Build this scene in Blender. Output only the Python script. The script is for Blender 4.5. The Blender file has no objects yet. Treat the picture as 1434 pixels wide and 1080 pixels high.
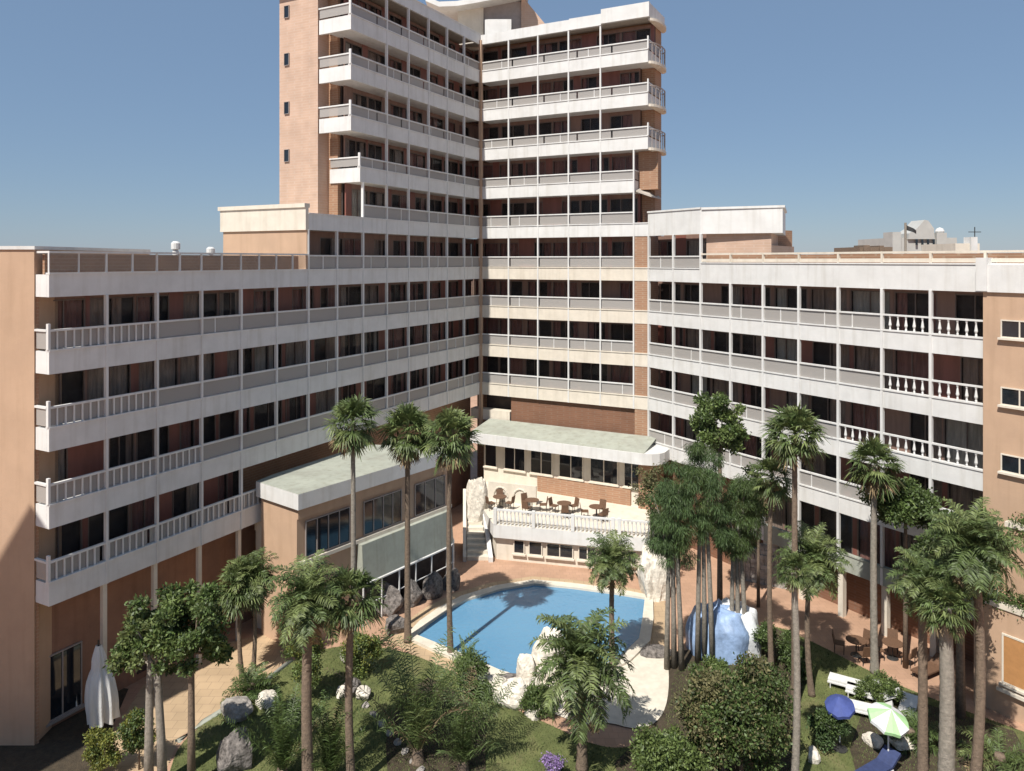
import bpy, bmesh, math, random
import numpy as np
from mathutils import Vector, Matrix
random.seed(11)
RNG = np.random.default_rng(11)
C = bpy.context.scene.collection
SC = bpy.context.scene
R = math.radians
# ------------------------------------------------------------------ camera, sky, sun, exposure
H = 18.4
F = 1050.0
HOR = 365.0
cam_d = bpy.data.cameras.new("camera"); cam = bpy.data.objects.new("camera", cam_d); C.objects.link(cam)
cam.location = (0, 0, H); cam.rotation_euler = (R(90), 0, 0)
cam_d.sensor_width = 36; cam_d.lens = F/1434*36; cam_d.shift_y = -(540-HOR)/1434
cam_d.clip_end = 5000; cam_d.clip_start = 0.1
SC.camera = cam
SUN_EL = R(54); SH = Vector((-.51, -.86)).normalized()      # direction towards the sun (ground plan)
sd = Vector((SH.x*math.cos(SUN_EL), SH.y*math.cos(SUN_EL), math.sin(SUN_EL)))
w = bpy.data.worlds.new("World"); SC.world = w; w.use_nodes = True
nt = w.node_tree; bg = nt.nodes['Background']
sky = nt.nodes.new('ShaderNodeTexSky'); sky.sky_type = 'NISHITA'; sky.sun_disc = False
sky.sun_elevation = SUN_EL; sky.sun_rotation = math.atan2(SH.x, SH.y)
sky.air_density = 1.0; sky.dust_density = .2; sky.ozone_density = 3; sky.altitude = 0
tint = nt.nodes.new('ShaderNodeMix'); tint.data_type = 'RGBA'; tint.inputs[0].default_value = .6
nt.links.new(sky.outputs[0], tint.inputs[6]); tint.inputs[7].default_value = (2.65, 4.0, 6.1, 1)
nt.links.new(tint.outputs[2], bg.inputs[0]); bg.inputs[1].default_value = 0.068
sun_d = bpy.data.lights.new("sun", 'SUN'); sun_d.energy = 5.0; sun_d.angle = R(0.5); sun_d.color = (1, .95, .87)
sun = bpy.data.objects.new("sun", sun_d); C.objects.link(sun)
sun.rotation_euler = sd.to_track_quat('Z', 'Y').to_euler()
SC.view_settings.view_transform = 'Standard'; SC.view_settings.look = 'None'
SC.view_settings.exposure = 0.36; SC.view_settings.gamma = 1

# ------------------------------------------------------------------ pixel helpers (pixels of the 1434 x 1080 photo)
def at(px, py, Y): return Vector(((px-717)/F*Y, Y, H-(py-HOR)/F*Y))
def G(px, py, z=0.0):
    Y = (H-z)*F/(py-HOR); return Vector(((px-717)/F*Y, Y, z))

# ------------------------------------------------------------------ materials
def mat(name, col, rough=.7, var=.15, scale=3.0, bump=0.0, bscale=30., island=0.0, metal=0., streak=False, translucent=0., spec=.5, col2=None, dirt=0.):
    m = bpy.data.materials.new(name); m.use_nodes = True
    n = m.node_tree.nodes; l = m.node_tree.links
    b = n['Principled BSDF']; b.inputs['Roughness'].default_value = rough; b.inputs['Metallic'].default_value = metal
    b.inputs['Specular IOR Level'].default_value = spec
    tc = n.new('ShaderNodeTexCoord'); mp = n.new('ShaderNodeMapping')
    l.new(tc.outputs['Object'], mp.inputs[0])
    if streak: mp.inputs['Scale'].default_value = (1, 1, .12)
    nz = n.new('ShaderNodeTexNoise'); nz.inputs['Scale'].default_value = scale; nz.inputs['Detail'].default_value = 6
    nz.inputs['Roughness'].default_value = .65
    l.new(mp.outputs[0], nz.inputs['Vector'])
    rp = n.new('ShaderNodeValToRGB'); rp.color_ramp.elements[0].position = .3; rp.color_ramp.elements[1].position = .7
    c2 = col2 or tuple(min(1, c*(1+var)) for c in col)
    c1 = tuple(c*(1-var) for c in col)
    rp.color_ramp.elements[0].color = (*c1, 1); rp.color_ramp.elements[1].color = (*c2, 1)
    l.new(nz.outputs['Fac'], rp.inputs[0]); out = rp.outputs[0]
    if dirt:
        mp2 = n.new('ShaderNodeMapping'); mp2.inputs['Scale'].default_value = (1.3, 1.3, .1); l.new(tc.outputs['Object'], mp2.inputs[0])
        n2 = n.new('ShaderNodeTexNoise'); n2.inputs['Scale'].default_value = 2.4; n2.inputs['Detail'].default_value = 5
        l.new(mp2.outputs[0], n2.inputs['Vector'])
        r2 = n.new('ShaderNodeValToRGB'); r2.color_ramp.elements[0].position = .5; r2.color_ramp.elements[1].position = .8
        r2.color_ramp.elements[0].color = (1, 1, 1, 1); r2.color_ramp.elements[1].color = (1-dirt, 1-dirt*1.1, 1-dirt*1.3, 1)
        l.new(n2.outputs['Fac'], r2.inputs[0])
        mm = n.new('ShaderNodeMix'); mm.data_type = 'RGBA'; mm.blend_type = 'MULTIPLY'; mm.inputs[0].default_value = 1
        l.new(out, mm.inputs[6]); l.new(r2.outputs[0], mm.inputs[7]); out = mm.outputs[2]
    if island:
        g = n.new('ShaderNodeNewGeometry'); mr = n.new('ShaderNodeMapRange')
        mr.inputs['To Min'].default_value = 1-island; mr.inputs['To Max'].default_value = 1+island
        l.new(g.outputs['Random Per Island'], mr.inputs['Value'])
        mx = n.new('ShaderNodeMix'); mx.data_type = 'RGBA'; mx.blend_type = 'MULTIPLY'; mx.inputs[0].default_value = 1
        l.new(out, mx.inputs[6]); l.new(mr.outputs[0], mx.inputs[7]); out = mx.outputs[2]
    l.new(out, b.inputs['Base Color'])
    if bump:
        nb = n.new('ShaderNodeTexNoise'); nb.inputs['Scale'].default_value = bscale; nb.inputs['Detail'].default_value = 4
        l.new(tc.outputs['Object'], nb.inputs['Vector'])
        bp = n.new('ShaderNodeBump'); bp.inputs['Strength'].default_value = bump; bp.inputs['Distance'].default_value = .05
        l.new(nb.outputs['Fac'], bp.inputs['Height']); l.new(bp.outputs[0], b.inputs['Normal'])
    if translucent:
        tr = n.new('ShaderNodeBsdfTranslucent'); ms = n.new('ShaderNodeMixShader'); ms.inputs[0].default_value = translucent
        l.new(out, tr.inputs['Color']); l.new(b.outputs[0], ms.inputs[1]); l.new(tr.outputs[0], ms.inputs[2])
        l.new(ms.outputs[0], n['Material Output'].inputs[0])
    return m
def brick_mat(name, c1, c2, mortar, scale=1.0, bw=.5, bh=.25, rough=.85, msize=.02):
    m = bpy.data.materials.new(name); m.use_nodes = True
    n = m.node_tree.nodes; l = m.node_tree.links; b = n['Principled BSDF']; b.inputs['Roughness'].default_value = rough
    tc = n.new('ShaderNodeTexCoord'); sp = n.new('ShaderNodeSeparateXYZ'); l.new(tc.outputs['Object'], sp.inputs[0])
    ad = n.new('ShaderNodeMath'); ad.operation = 'ADD'; l.new(sp.outputs[0], ad.inputs[0]); l.new(sp.outputs[1], ad.inputs[1])
    cb = n.new('ShaderNodeCombineXYZ'); l.new(ad.outputs[0], cb.inputs[0]); l.new(sp.outputs[2], cb.inputs[1])
    br = n.new('ShaderNodeTexBrick'); br.inputs['Scale'].default_value = scale; br.inputs['Brick Width'].default_value = bw
    br.inputs['Row Height'].default_value = bh; br.inputs['Mortar Size'].default_value = msize
    br.inputs['Color1'].default_value = (*c1, 1); br.inputs['Color2'].default_value = (*c2, 1); br.inputs['Mortar'].default_value = (*mortar, 1)
    l.new(cb.outputs[0], br.inputs['Vector'])
    nz = n.new('ShaderNodeTexNoise'); nz.inputs['Scale'].default_value = 1.2; nz.inputs['Detail'].default_value = 6
    l.new(tc.outputs['Object'], nz.inputs['Vector'])
    mr = n.new('ShaderNodeMapRange'); mr.inputs['To Min'].default_value = .75; mr.inputs['To Max'].default_value = 1.25; l.new(nz.outputs['Fac'], mr.inputs['Value'])
    mx = n.new('ShaderNodeMix'); mx.data_type = 'RGBA'; mx.blend_type = 'MULTIPLY'; mx.inputs[0].default_value = 1
    l.new(br.outputs['Color'], mx.inputs[6]); l.new(mr.outputs[0], mx.inputs[7]); l.new(mx.outputs[2], b.inputs['Base Color'])
    return m
def paving_mat(name, c1, c2, mortar, s=1.6):
    m = bpy.data.materials.new(name); m.use_nodes = True
    n = m.node_tree.nodes; l = m.node_tree.links; b = n['Principled BSDF']; b.inputs['Roughness'].default_value = .8
    tc = n.new('ShaderNodeTexCoord')
    br = n.new('ShaderNodeTexBrick'); br.inputs['Scale'].default_value = s; br.offset = 0.5
    br.inputs['Brick Width'].default_value = .6; br.inputs['Row Height'].default_value = .6; br.inputs['Mortar Size'].default_value = .012
    br.inputs['Color1'].default_value = (*c1, 1); br.inputs['Color2'].default_value = (*c2, 1); br.inputs['Mortar'].default_value = (*mortar, 1)
    l.new(tc.outputs['Object'], br.inputs['Vector'])
    nz = n.new('ShaderNodeTexNoise'); nz.inputs['Scale'].default_value = .7; nz.inputs['Detail'].default_value = 8
    l.new(tc.outputs['Object'], nz.inputs['Vector'])
    mr = n.new('ShaderNodeMapRange'); mr.inputs['To Min'].default_value = .7; mr.inputs['To Max'].default_value = 1.3; l.new(nz.outputs['Fac'], mr.inputs['Value'])
    mx = n.new('ShaderNodeMix'); mx.data_type = 'RGBA'; mx.blend_type = 'MULTIPLY'; mx.inputs[0].default_value = 1
    l.new(br.outputs['Color'], mx.inputs[6]); l.new(mr.outputs[0], mx.inputs[7]); l.new(mx.outputs[2], b.inputs['Base Color'])
    return m
def glass_mat(name, tint, alpha, rough=.05):
    """alpha = share of light that passes straight through"""
    m = bpy.data.materials.new(name); m.use_nodes = True
    n = m.node_tree.nodes; l = m.node_tree.links; b = n['Principled BSDF']
    b.inputs['Base Color'].default_value = (*tint, 1); b.inputs['Roughness'].default_value = rough
    tr = n.new('ShaderNodeBsdfTransparent'); ms = n.new('ShaderNodeMixShader'); ms.inputs[0].default_value = alpha
    l.new(b.outputs[0], ms.inputs[1]); l.new(tr.outputs[0], ms.inputs[2]); l.new(ms.outputs[0], n['Material Output'].inputs[0])
    return m
M = dict(
    white=mat('white_paint', (.64, .635, .62), .65, .07, 1.2, .08, 20, dirt=.16),
    cream=mat('cream_paint', (.64, .58, .49), .7, .08, 1.5, .1, 20, dirt=.15),
    peach=mat('peach_stucco', (.48, .325, .22), .85, .07, .8, .15, 40, dirt=.12),
    pink=brick_mat('pink_brick', (.50, .345, .26), (.475, .325, .24), (.50, .37, .29), 1, .5, .16),
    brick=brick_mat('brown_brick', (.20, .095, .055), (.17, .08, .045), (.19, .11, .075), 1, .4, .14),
    oldbrick=brick_mat('orange_brick', (.33, .185, .11), (.30, .165, .10), (.35, .235, .16), 1, .4, .14),
    panel=mat('red_shutter', (.20, .078, .06), .5, .2, 2.5, streak=True),
    umber=mat('umber_wall', (.22, .135, .105), .7, .2, 2.5, streak=True),
    grey=mat('grey_curtain', (.42, .385, .34), .8, .25, 7, streak=True),
    curtain=mat('curtain_cloth', (.34, .28, .24), .8, .4, 7, streak=True),
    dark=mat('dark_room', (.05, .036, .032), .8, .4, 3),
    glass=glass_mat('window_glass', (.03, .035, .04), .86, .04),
    milky=glass_mat('milky_glass_panel', (.47, .445, .42), .42, .3),
    clear=glass_mat('clear_glass_panel', (.30, .27, .25), .8, .1),
    frame=mat('window_frame_paint', (.30, .26, .24), .5, .1),
    sash=mat('window_sash', (.14, .105, .09), .5, .15),
    peachshade=mat('shaded_peach_stucco', (.27, .145, .095), .85, .15, 1.0, .15, 40, dirt=.2),  # peach stucco with the wall's shade painted in as darker brown
    greyw=mat('pale_grey_wall', (.40, .40, .38), .85, .1, .5),
    maroon=mat('maroon_curtain', (.27, .13, .11), .8, .35, 6, streak=True),
    brownc=mat('brown_curtain', (.32, .235, .19), .8, .35, 6, streak=True),
    sage=mat('sage_roof_paint', (.33, .345, .295), .8, .12, 1.4, .1, 14, dirt=.22),
    roof=mat('roof_gravel', (.42, .38, .33), .95, .15, 4, .2, 60),
    lawn=mat('lawn_grass', (.085, .105, .03), .95, .3, .9, .6, 40, col2=(.15, .165, .055)),
    blade=mat('grass_blade', (.105, .135, .042), .9, .25, 1.2, island=.35),
    pave=paving_mat('terracotta_paving', (.42, .26, .175), (.38, .235, .155), (.30, .19, .13)),
    sand=paving_mat('tan_paving', (.44, .32, .20), (.40, .29, .18), (.28, .20, .13), 1.1),
    deck=mat('pale_deck', (.60, .55, .46), .8, .12, 2.5, .15, 30),
    rock=mat('grey_rock', (.30, .275, .25), .9, .45, 3.5, .9, 9),
    rockw=mat('white_rock', (.62, .57, .49), .9, .35, 4, .9, 9),
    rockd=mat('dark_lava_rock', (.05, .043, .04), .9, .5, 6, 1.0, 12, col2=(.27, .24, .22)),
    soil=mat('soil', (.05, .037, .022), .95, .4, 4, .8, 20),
    bark=mat('palm_bark', (.17, .125, .09), .9, .35, 9, .8, 25),
    barkg=mat('grey_bark', (.24, .215, .18), .9, .3, 8, .7, 25),
    palm=mat('palm_leaf', (.08, .115, .036), .55, .25, 1.5, island=.5, translucent=.22),
    palmy=mat('palm_leaf_light', (.14, .175, .06), .55, .25, 1.5, island=.5, translucent=.25),
    dead=mat('dead_frond', (.20, .145, .08), .9, .3, 3, island=.4, translucent=.1),
    leaf=mat('leaf', (.07, .108, .03), .55, .35, 1.2, island=.55, translucent=.25),
    leafl=mat('leaf_light', (.125, .17, .05), .55, .3, 1.2, island=.5, translucent=.28),
    leafy=mat('leaf_yellow', (.17, .18, .035), .6, .3, 1.5, island=.4, translucent=.25),
    leafb=mat('leaf_brown', (.125, .115, .05), .7, .35, 1.2, island=.5, translucent=.15),
    needle=mat('casuarina_needle', (.058, .10, .032), .7, .3, 1, island=.5, translucent=.12),
    metal=mat('dark_metal', (.03, .03, .03), .5, .1),
    wicker=mat('brown_wicker', (.13, .07, .04), .7, .3, 20, .4, 60),
    blue=mat('blue_canvas', (.05, .075, .25), .75, .15, 6),
    tarp=mat('blue_tarp', (.24, .34, .52), .55, .35, 1.8, .5, 5),
    tarpw=mat('white_tarp', (.66, .68, .70), .6, .12, 3, .4, 7),
    green=mat('pale_green_canvas', (.36, .60, .30), .75, .08, 6),
    cloth=mat('white_cloth', (.62, .62, .60), .8, .12, 5, .3, 8, streak=True),
)
# pool water
def water_mat():
    m = bpy.data.materials.new('pool_water'); m.use_nodes = True
    n = m.node_tree.nodes; l = m.node_tree.links; b = n['Principled BSDF']
    b.inputs['Roughness'].default_value = .06; b.inputs['IOR'].default_value = 1.33
    tc = n.new('ShaderNodeTexCoord'); nz = n.new('ShaderNodeTexNoise'); nz.inputs['Scale'].default_value = .25; nz.inputs['Detail'].default_value = 3
    l.new(tc.outputs['Object'], nz.inputs['Vector'])
    rp = n.new('ShaderNodeValToRGB'); rp.color_ramp.elements[0].color = (.09, .22, .36, 1); rp.color_ramp.elements[1].color = (.12, .27, .41, 1)
    l.new(nz.outputs['Fac'], rp.inputs[0]); l.new(rp.outputs[0], b.inputs['Base Color'])
    n2 = n.new('ShaderNodeTexNoise'); n2.inputs['Scale'].default_value = 4.5; n2.inputs['Detail'].default_value = 3
    l.new(tc.outputs['Object'], n2.inputs['Vector'])
    bp = n.new('ShaderNodeBump'); bp.inputs['Strength'].default_value = .6; bp.inputs['Distance'].default_value = .05
    l.new(n2.outputs['Fac'], bp.inputs['Height']); l.new(bp.outputs[0], b.inputs['Normal'])
    return m
M['water'] = water_mat()

# ------------------------------------------------------------------ mesh helpers
class MB:
    def __init__(s): s.v = []; s.f = []; s.mi = []
    def add(s, vs, fs, mi=0):
        o = len(s.v); s.v += [tuple(v) for v in vs]; s.f += [tuple(i+o for i in f) for f in fs]; s.mi += [mi]*len(fs)
    def hexa(s, c, mi=0):      # 8 corners: bottom 0-3 ccw, top 4-7
        s.add(c, [(3,2,1,0),(4,5,6,7),(0,1,5,4),(1,2,6,5),(2,3,7,6),(3,0,4,7)], mi)
    def box(s, x0, x1, y0, y1, z0, z1, mi=0):
        s.hexa([(x0,y0,z0),(x1,y0,z0),(x1,y1,z0),(x0,y1,z0),(x0,y0,z1),(x1,y0,z1),(x1,y1,z1),(x0,y1,z1)], mi)
    def prism(s, pts, z0, z1, mi=0, mit=None):
        n = len(pts); a = sum(pts[i][0]*pts[(i+1)%n][1]-pts[(i+1)%n][0]*pts[i][1] for i in range(n))
        if a < 0: pts = pts[::-1]
        vs = [(p[0],p[1],z0) for p in pts]+[(p[0],p[1],z1) for p in pts]
        s.add(vs, [tuple(range(n-1,-1,-1))]+[(i,(i+1)%n,n+(i+1)%n,n+i) for i in range(n)], mi)
        s.add([(p[0],p[1],z1) for p in pts], [tuple(range(n))], mi if mit is None else mit)
    def tube(s, pts, rad, seg=8, mi=0, cap=True):
        pts = [Vector(p) for p in pts]; n = len(pts); vs = []; fs = []
        for i, p in enumerate(pts):
            t = (pts[min(i+1,n-1)]-pts[max(i-1,0)]).normalized()
            a = t.cross(Vector((0,1,0)) if abs(t.y) < .9 else Vector((1,0,0))).normalized(); b = t.cross(a)
            r = rad[i] if hasattr(rad, '__len__') else rad
            for k in range(seg):
                an = 2*math.pi*k/seg; vs.append(p+a*math.cos(an)*r+b*math.sin(an)*r)
        for i in range(n-1):
            for k in range(seg):
                k2 = (k+1)%seg; fs.append((i*seg+k, (i+1)*seg+k, (i+1)*seg+k2, i*seg+k2))
        if cap: fs.append(tuple(range(seg))); fs.append(tuple((n-1)*seg+k for k in range(seg-1,-1,-1)))
        s.add(vs, fs, mi)
    def lathe(s, prof, c=(0,0,0), seg=16, mi=0):
        vs = []; fs = []
        for r, z in prof:
            for k in range(seg):
                an = 2*math.pi*k/seg; vs.append((c[0]+r*math.cos(an), c[1]+r*math.sin(an), c[2]+z))
        for i in range(len(prof)-1):
            for k in range(seg):
                k2 = (k+1)%seg; fs.append((i*seg+k, i*seg+k2, (i+1)*seg+k2, (i+1)*seg+k))
        s.add(vs, fs, mi)
    def build(s, name, mats, parent=None, smooth=False):
        me = bpy.data.meshes.new(name); me.from_pydata(s.v, [], s.f)
        if not isinstance(mats, (list, tuple)): mats = [mats]
        for m in mats: me.materials.append(m)
        if len(mats) > 1: me.polygons.foreach_set('material_index', s.mi)
        if smooth: me.polygons.foreach_set('use_smooth', [True]*len(me.polygons))
        me.update()
        o = bpy.data.objects.new(name, me); C.objects.link(o)
        if parent is not None: o.parent = parent
        return o
def rawmesh(name, V, Fc, mats, mi=None, smooth=False):
    """numpy quads/tris mesh; V (n,3), Fc (m,k)"""
    me = bpy.data.meshes.new(name); nv = len(V); nf, k = Fc.shape
    me.vertices.add(nv); me.vertices.foreach_set('co', np.ascontiguousarray(V, dtype=np.float32).ravel())
    me.loops.add(nf*k); me.loops.foreach_set('vertex_index', np.ascontiguousarray(Fc, dtype=np.int32).ravel())
    me.polygons.add(nf); me.polygons.foreach_set('loop_start', np.arange(0, nf*k, k, dtype=np.int32))
    me.polygons.foreach_set('loop_total', np.full(nf, k, dtype=np.int32))
    for m in (mats if isinstance(mats, (list, tuple)) else [mats]): me.materials.append(m)
    if mi is not None: me.polygons.foreach_set('material_index', mi.astype(np.int32))
    me.update(calc_edges=True); me.validate()
    return me
def tag(o, label=None, cat=None, group=None, kind=None):
    if label: o['label'] = label
    if cat: o['category'] = cat
    if group: o['group'] = group
    if kind: o['kind'] = kind
    return o
def empty(name, loc, label, cat, group=None, rz=0):
    o = bpy.data.objects.new(name, None); C.objects.link(o); o.location = loc; o.rotation_euler = (0,0,rz)
    return tag(o, label, cat, group)
def link_mesh(name, me, parent=None, loc=None, rz=0, sc=None):
    o = bpy.data.objects.new(name, me); C.objects.link(o)
    if parent is not None: o.parent = parent
    if loc is not None: o.location = loc
    o.rotation_euler = (0,0,rz)
    if sc is not None: o.scale = sc if hasattr(sc, '__len__') else (sc,)*3
    return o

class Run:
    """a straight stretch of facade: t along it, o outwards, z up"""
    def __init__(s, p0, d, side):
        s.p = Vector(p0); s.d = Vector(d).normalized(); s.n = Vector((s.d.y, -s.d.x))*side
    def P(s, t, o, z): q = s.p+s.d*t+s.n*o; return (q.x, q.y, z)
    def box(s, mb, t0, t1, o0, o1, z0, z1, mi=0):
        c = [(t0,o0),(t1,o0),(t1,o1),(t0,o1)]
        a = [s.P(t,o,z0) for t,o in c]; b = [s.P(t,o,z1) for t,o in c]
        if (Vector(a[1])-Vector(a[0])).cross(Vector(a[3])-Vector(a[0])).z < 0: a = a[::-1]; b = b[::-1]
        mb.hexa(a+b, mi)
Lr = Run((-17.35, 28.1), (.4645, .8855), 1)
LL = 32.2; LB = LL/14
Rr = Run((Lr.P(LL,0,0)[0], Lr.P(LL,0,0)[1]), (.8855, -.4645), 1)
RB = 2.41; RP = 12.05; RE = 13.05
sp = Rr.P(RE, 0, 0)
Sr = Run((sp[0], sp[1]), (20.62-sp[0], 32.68-sp[1]), 1)
SL = math.hypot(20.62-sp[0], 32.68-sp[1]); SB = SL/9
PH = 2.9
ZB = {5:5.475,4:4.475,3:3.475,2:2.475,1:1.475,0:.475,-1:-.57,-2:-1.6,-3:-2.6,-4:-3.62,-5:-4.62,-6:-5.62}
zb = {k: H-PH*v for k, v in ZB.items()}
BH, RH = .85, 1.68      # parapet height, rail top above band bottom

# ------------------------------------------------------------------ HOTEL
hotel = empty('hotel_building', (0, 52, 0), 'large hotel with white balcony bands, a tall tower and two wings round the pool', 'hotel')
HP = []           # parts created in world space, parented afterwards keeping their place
def hpart(mb, name, m, label=None, smooth=False, parent=None):
    o = mb.build(name, m, None, smooth)
    if label: o['label'] = label
    if parent is None: HP.append(o)
    else: o.parent = parent
    return o

wins = []; PANES = []
def storey(run, n, t0, t1, bay, floor=None, ceil=None, rec=1.4, base=True, style=None):
    """recessed wall with windows between band n and the band above"""
    z0 = (zb[n]+.22) if floor is None else floor; z1 = zb[n-1]+.02 if ceil is None else ceil
    mb = MB()
    nb = max(1, round((t1-t0)/bay)); bw = (t1-t0)/nb
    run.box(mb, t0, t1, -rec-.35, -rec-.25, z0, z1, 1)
    for i in range(nb):
        a = t0+i*bw; b = a+bw; rr = random.random()
        side = random.random() < .35
        pw = bw*random.choice([.07, .10, .10, .24, .34])
        if side: wa, wb = a+pw, b-.05; pa, pb = a, a+pw
        else: wa, wb = a+.05, b-pw; pa, pb = b-pw, b
        run.box(mb, pa, pb, -rec-.1, -rec, z0, z1, 0)
        if not side: run.box(mb, a, wa, -rec-.1, -rec-.02, z0, z1, 2)
        else: run.box(mb, wb, b, -rec-.1, -rec-.02, z0, z1, 2)
        run.box(mb, wa, wb, -rec-.1, -rec-.03, z0+2.5, z1, 2)
        c = run.P((wa+wb)/2, -rec, (z0+z1)/2)
        wins.append(dict(run=run, a=wa, b=wb, z0=z0+.02, z1=z0+2.5, rec=rec, px=1/(c[1]), c=c, r=rr))
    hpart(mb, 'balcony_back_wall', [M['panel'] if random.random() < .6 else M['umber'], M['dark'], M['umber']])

def band(run, n, t0, t1, h=BH, mat_='white', slab=True, thick=.16, lip=True, z=None, cap0=0, cap1=0, rec=1.4):
    z0 = zb[n] if z is None else z
    mb = MB()
    run.box(mb, t0, t1, -thick, 0, z0, z0+h)
    if lip: run.box(mb, t0-.01, t1+.01, -thick-.04, .045, z0+h, z0+h+.07)
    if slab: run.box(mb, t0+.01, t1-.01, -rec-.4, -thick, z0+.02, z0+.22)
    if cap0: run.box(mb, t0-.003, t0+thick, -cap0, -thick, z0+.003, z0+h-.003)
    if cap1: run.box(mb, t1-thick, t1+.003, -cap1, -thick, z0+.003, z0+h-.003)
    hpart(mb, 'balcony_parapet', M[mat_])
def rail(run, n, t0, t1, bay, milky=(0,99), z=None, cap0=0, cap1=0, bal='thin', h=RH):
    z0 = (zb[n] if z is None else z); a = z0+BH+.07; b = z0+h
    mb = MB(); gl = MB()
    run.box(mb, t0, t1, -.10, .02, b-.08, b)
    nb = max(1, round((t1-t0)/bay)); bw = (t1-t0)/nb
    for i in range(nb):
        s0 = t0+i*bw
        if milky[0] <= i < milky[1]:
            run.box(gl, s0+.06, s0+bw-.06, -.065, -.045, a+.02, b-.085)
            if random.random() < .45:
                q = s0+bw*random.choice([.5,.66,.33]); run.box(mb, q-.025, q+.025, -.08, -.02, a, b-.08)
        else:
            k = 7 if bal == 'thin' else 6; wd = .028 if bal == 'thin' else .06
            for j in range(1, k):
                q = s0+bw*j/k
                if bal == 'thin':
                    run.box(mb, q-wd, q+wd, -.08, -.02, a, b-.08)
                    if j == 1: run.box(gl, s0+.06, s0+bw-.06, -.110, -.098, a+.02, b-.085)
                else:
                    c = run.P(q, -.05, a); hh = b-.08-a
                    mb.lathe([(.05,0),(.05,.08),(.03,.12),(.075,hh*.35),(.05,hh*.6),(.03,hh*.8),(.05,hh*.9),(.05,hh)], c, 8)
    for c_, tt in ((cap0, t0), (cap1, t1)):
        if c_:
            run.box(mb, tt-.06, tt+.06, -c_, -.10, b-.08, b)
            run.box(gl, tt-.01, tt+.01, -c_+.05, -.12, a+.02, b-.08)
            run.box(mb, tt-.045, tt+.045, -.115, .025, a, b+.22)
    r = hpart(mb, 'balcony_railing', M['white'])
    for q in range(0, len(gl.v), 8): PANES.append((gl.v[q:q+8], r))

def post(run, t, levels, wd=.05, top=None, bot=None):
    mb = MB()
    for n in levels:
        z0 = zb[n] if bot is None else bot; z1 = zb[n-1] if top is None else top
        run.box(mb, t-wd, t+wd, -.13, .035, z0, z1+.001*n)
    hpart(mb, 'post', M['white'])

# --- left wing
K6, K8, TL = 6*LB, 8*LB, 17.28
band(Lr, 4, 0, 10.6, cap0=.84); rail(Lr, 4, 0, 10.6, LB, (0,0), cap0=.84)
for n, mk in ((3,(3,99)), (2,(2,99)), (1,(2,99))):
    band(Lr, n, 0, LL, cap0=.84); rail(Lr, n, 0, LL, LB, mk, cap0=.84)
band(Lr, 0, 0, LL, cap0=.84, lip=True); rail(Lr, 0, K6, LL, LB, (0,99))
band(Lr, -1, K6, LL, cap0=0); rail(Lr, -1, K8, LL, LB, (0,99))
band(Lr, -2, 18.1, LL, cap0=2.3); rail(Lr, -2, 18.1, LL, LB, (0,99), cap0=2.3, h=1.5)
for n in (-3,-4,-5):
    band(Lr, n, TL, LL, cap0=2.4); rail(Lr, n, TL, LL, LB, (0,99), cap0=2.4, h=1.55)
band(Lr, -6, TL-.4, LL, h=.72, cap0=6.5, slab=False)
storey(Lr, 4, .1, 10.6, LB)
for n in (3,2,1): storey(Lr, n, .1, LL+1.4, LB)
storey(Lr, 0, K6+.1, LL+1.4, LB)
storey(Lr, -1, K8+.1, LL+1.4, LB)
for n in (-2,-3,-4,-5): storey(Lr, n, K8, LL+1.4, LB)
for k in range(1, 14):
    lv = [3,2,1] if k < 6 else [3,2,1,0]
    if k <= 4: lv = [4]+lv
    if k >= 8: lv += [-1]
    if k >= 9: lv += [-2,-3,-4,-5]
    post(Lr, k*LB, lv)
post(Lr, K6, [0]) if False else None
# --- centre (right face of the tower)
for n in (3,2,1,0,-1): 
    band(Rr, n, 0, RE, mat_='cream' if n > -1 else 'white'); rail(Rr, n, .12, RP, RB, (0,99))
band(Rr, -2, 0, RP, cap1=1.4); rail(Rr, -2, .12, RP, RB, (0,99), cap1=1.4, h=1.55)
for n in (-3,-4,-5):
    band(Rr, n, 0, RE, cap1=3.1); rail(Rr, n, .12, RE, RB, (0,99), cap1=3.1, h=1.55)
mb = MB()
for i, (a, b) in enumerate(((0,2.4),(2.4,4.9),(4.9,7.3),(7.3,9.7),(9.7,RE+.1))):
    dz = [-.02,.02,.06,.12,.42][i]
    Rr.box(mb, a+.005, b, -.2, .03+.012*i, zb[-6]+dz*.35, zb[-6]+.72+dz)
Rr.box(mb, RE-.1, RE+.103, -3.6, -.2, zb[-6]+.15, zb[-6]+1.1)
hpart(mb, 'roof_fascia', M['white'])
for n in (3,2,1,0,-1,-3,-4,-5): storey(Rr, n, -1.4, RP if n != -5 else RE, RB)
storey(Rr, -2, -1.4, RP, RB)
for k in range(1, 6): post(Rr, k*RB, [3,2,1,0,-1,-2,-3,-4,-5] if k < 5 else [3,2,1,0,-1,-2])
mb = MB(); Rr.box(mb, -.06, .17, -.12, .15, 5.2, zb[-6]+.3); hpart(mb, 'corner_pilaster', M['peach'])
mb = MB(); Rr.box(mb, RP+.06, RE-.02, -1.9, -.03, 2.2, zb[-1]+.3); hpart(mb, 'pilaster', M['oldbrick'])
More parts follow.
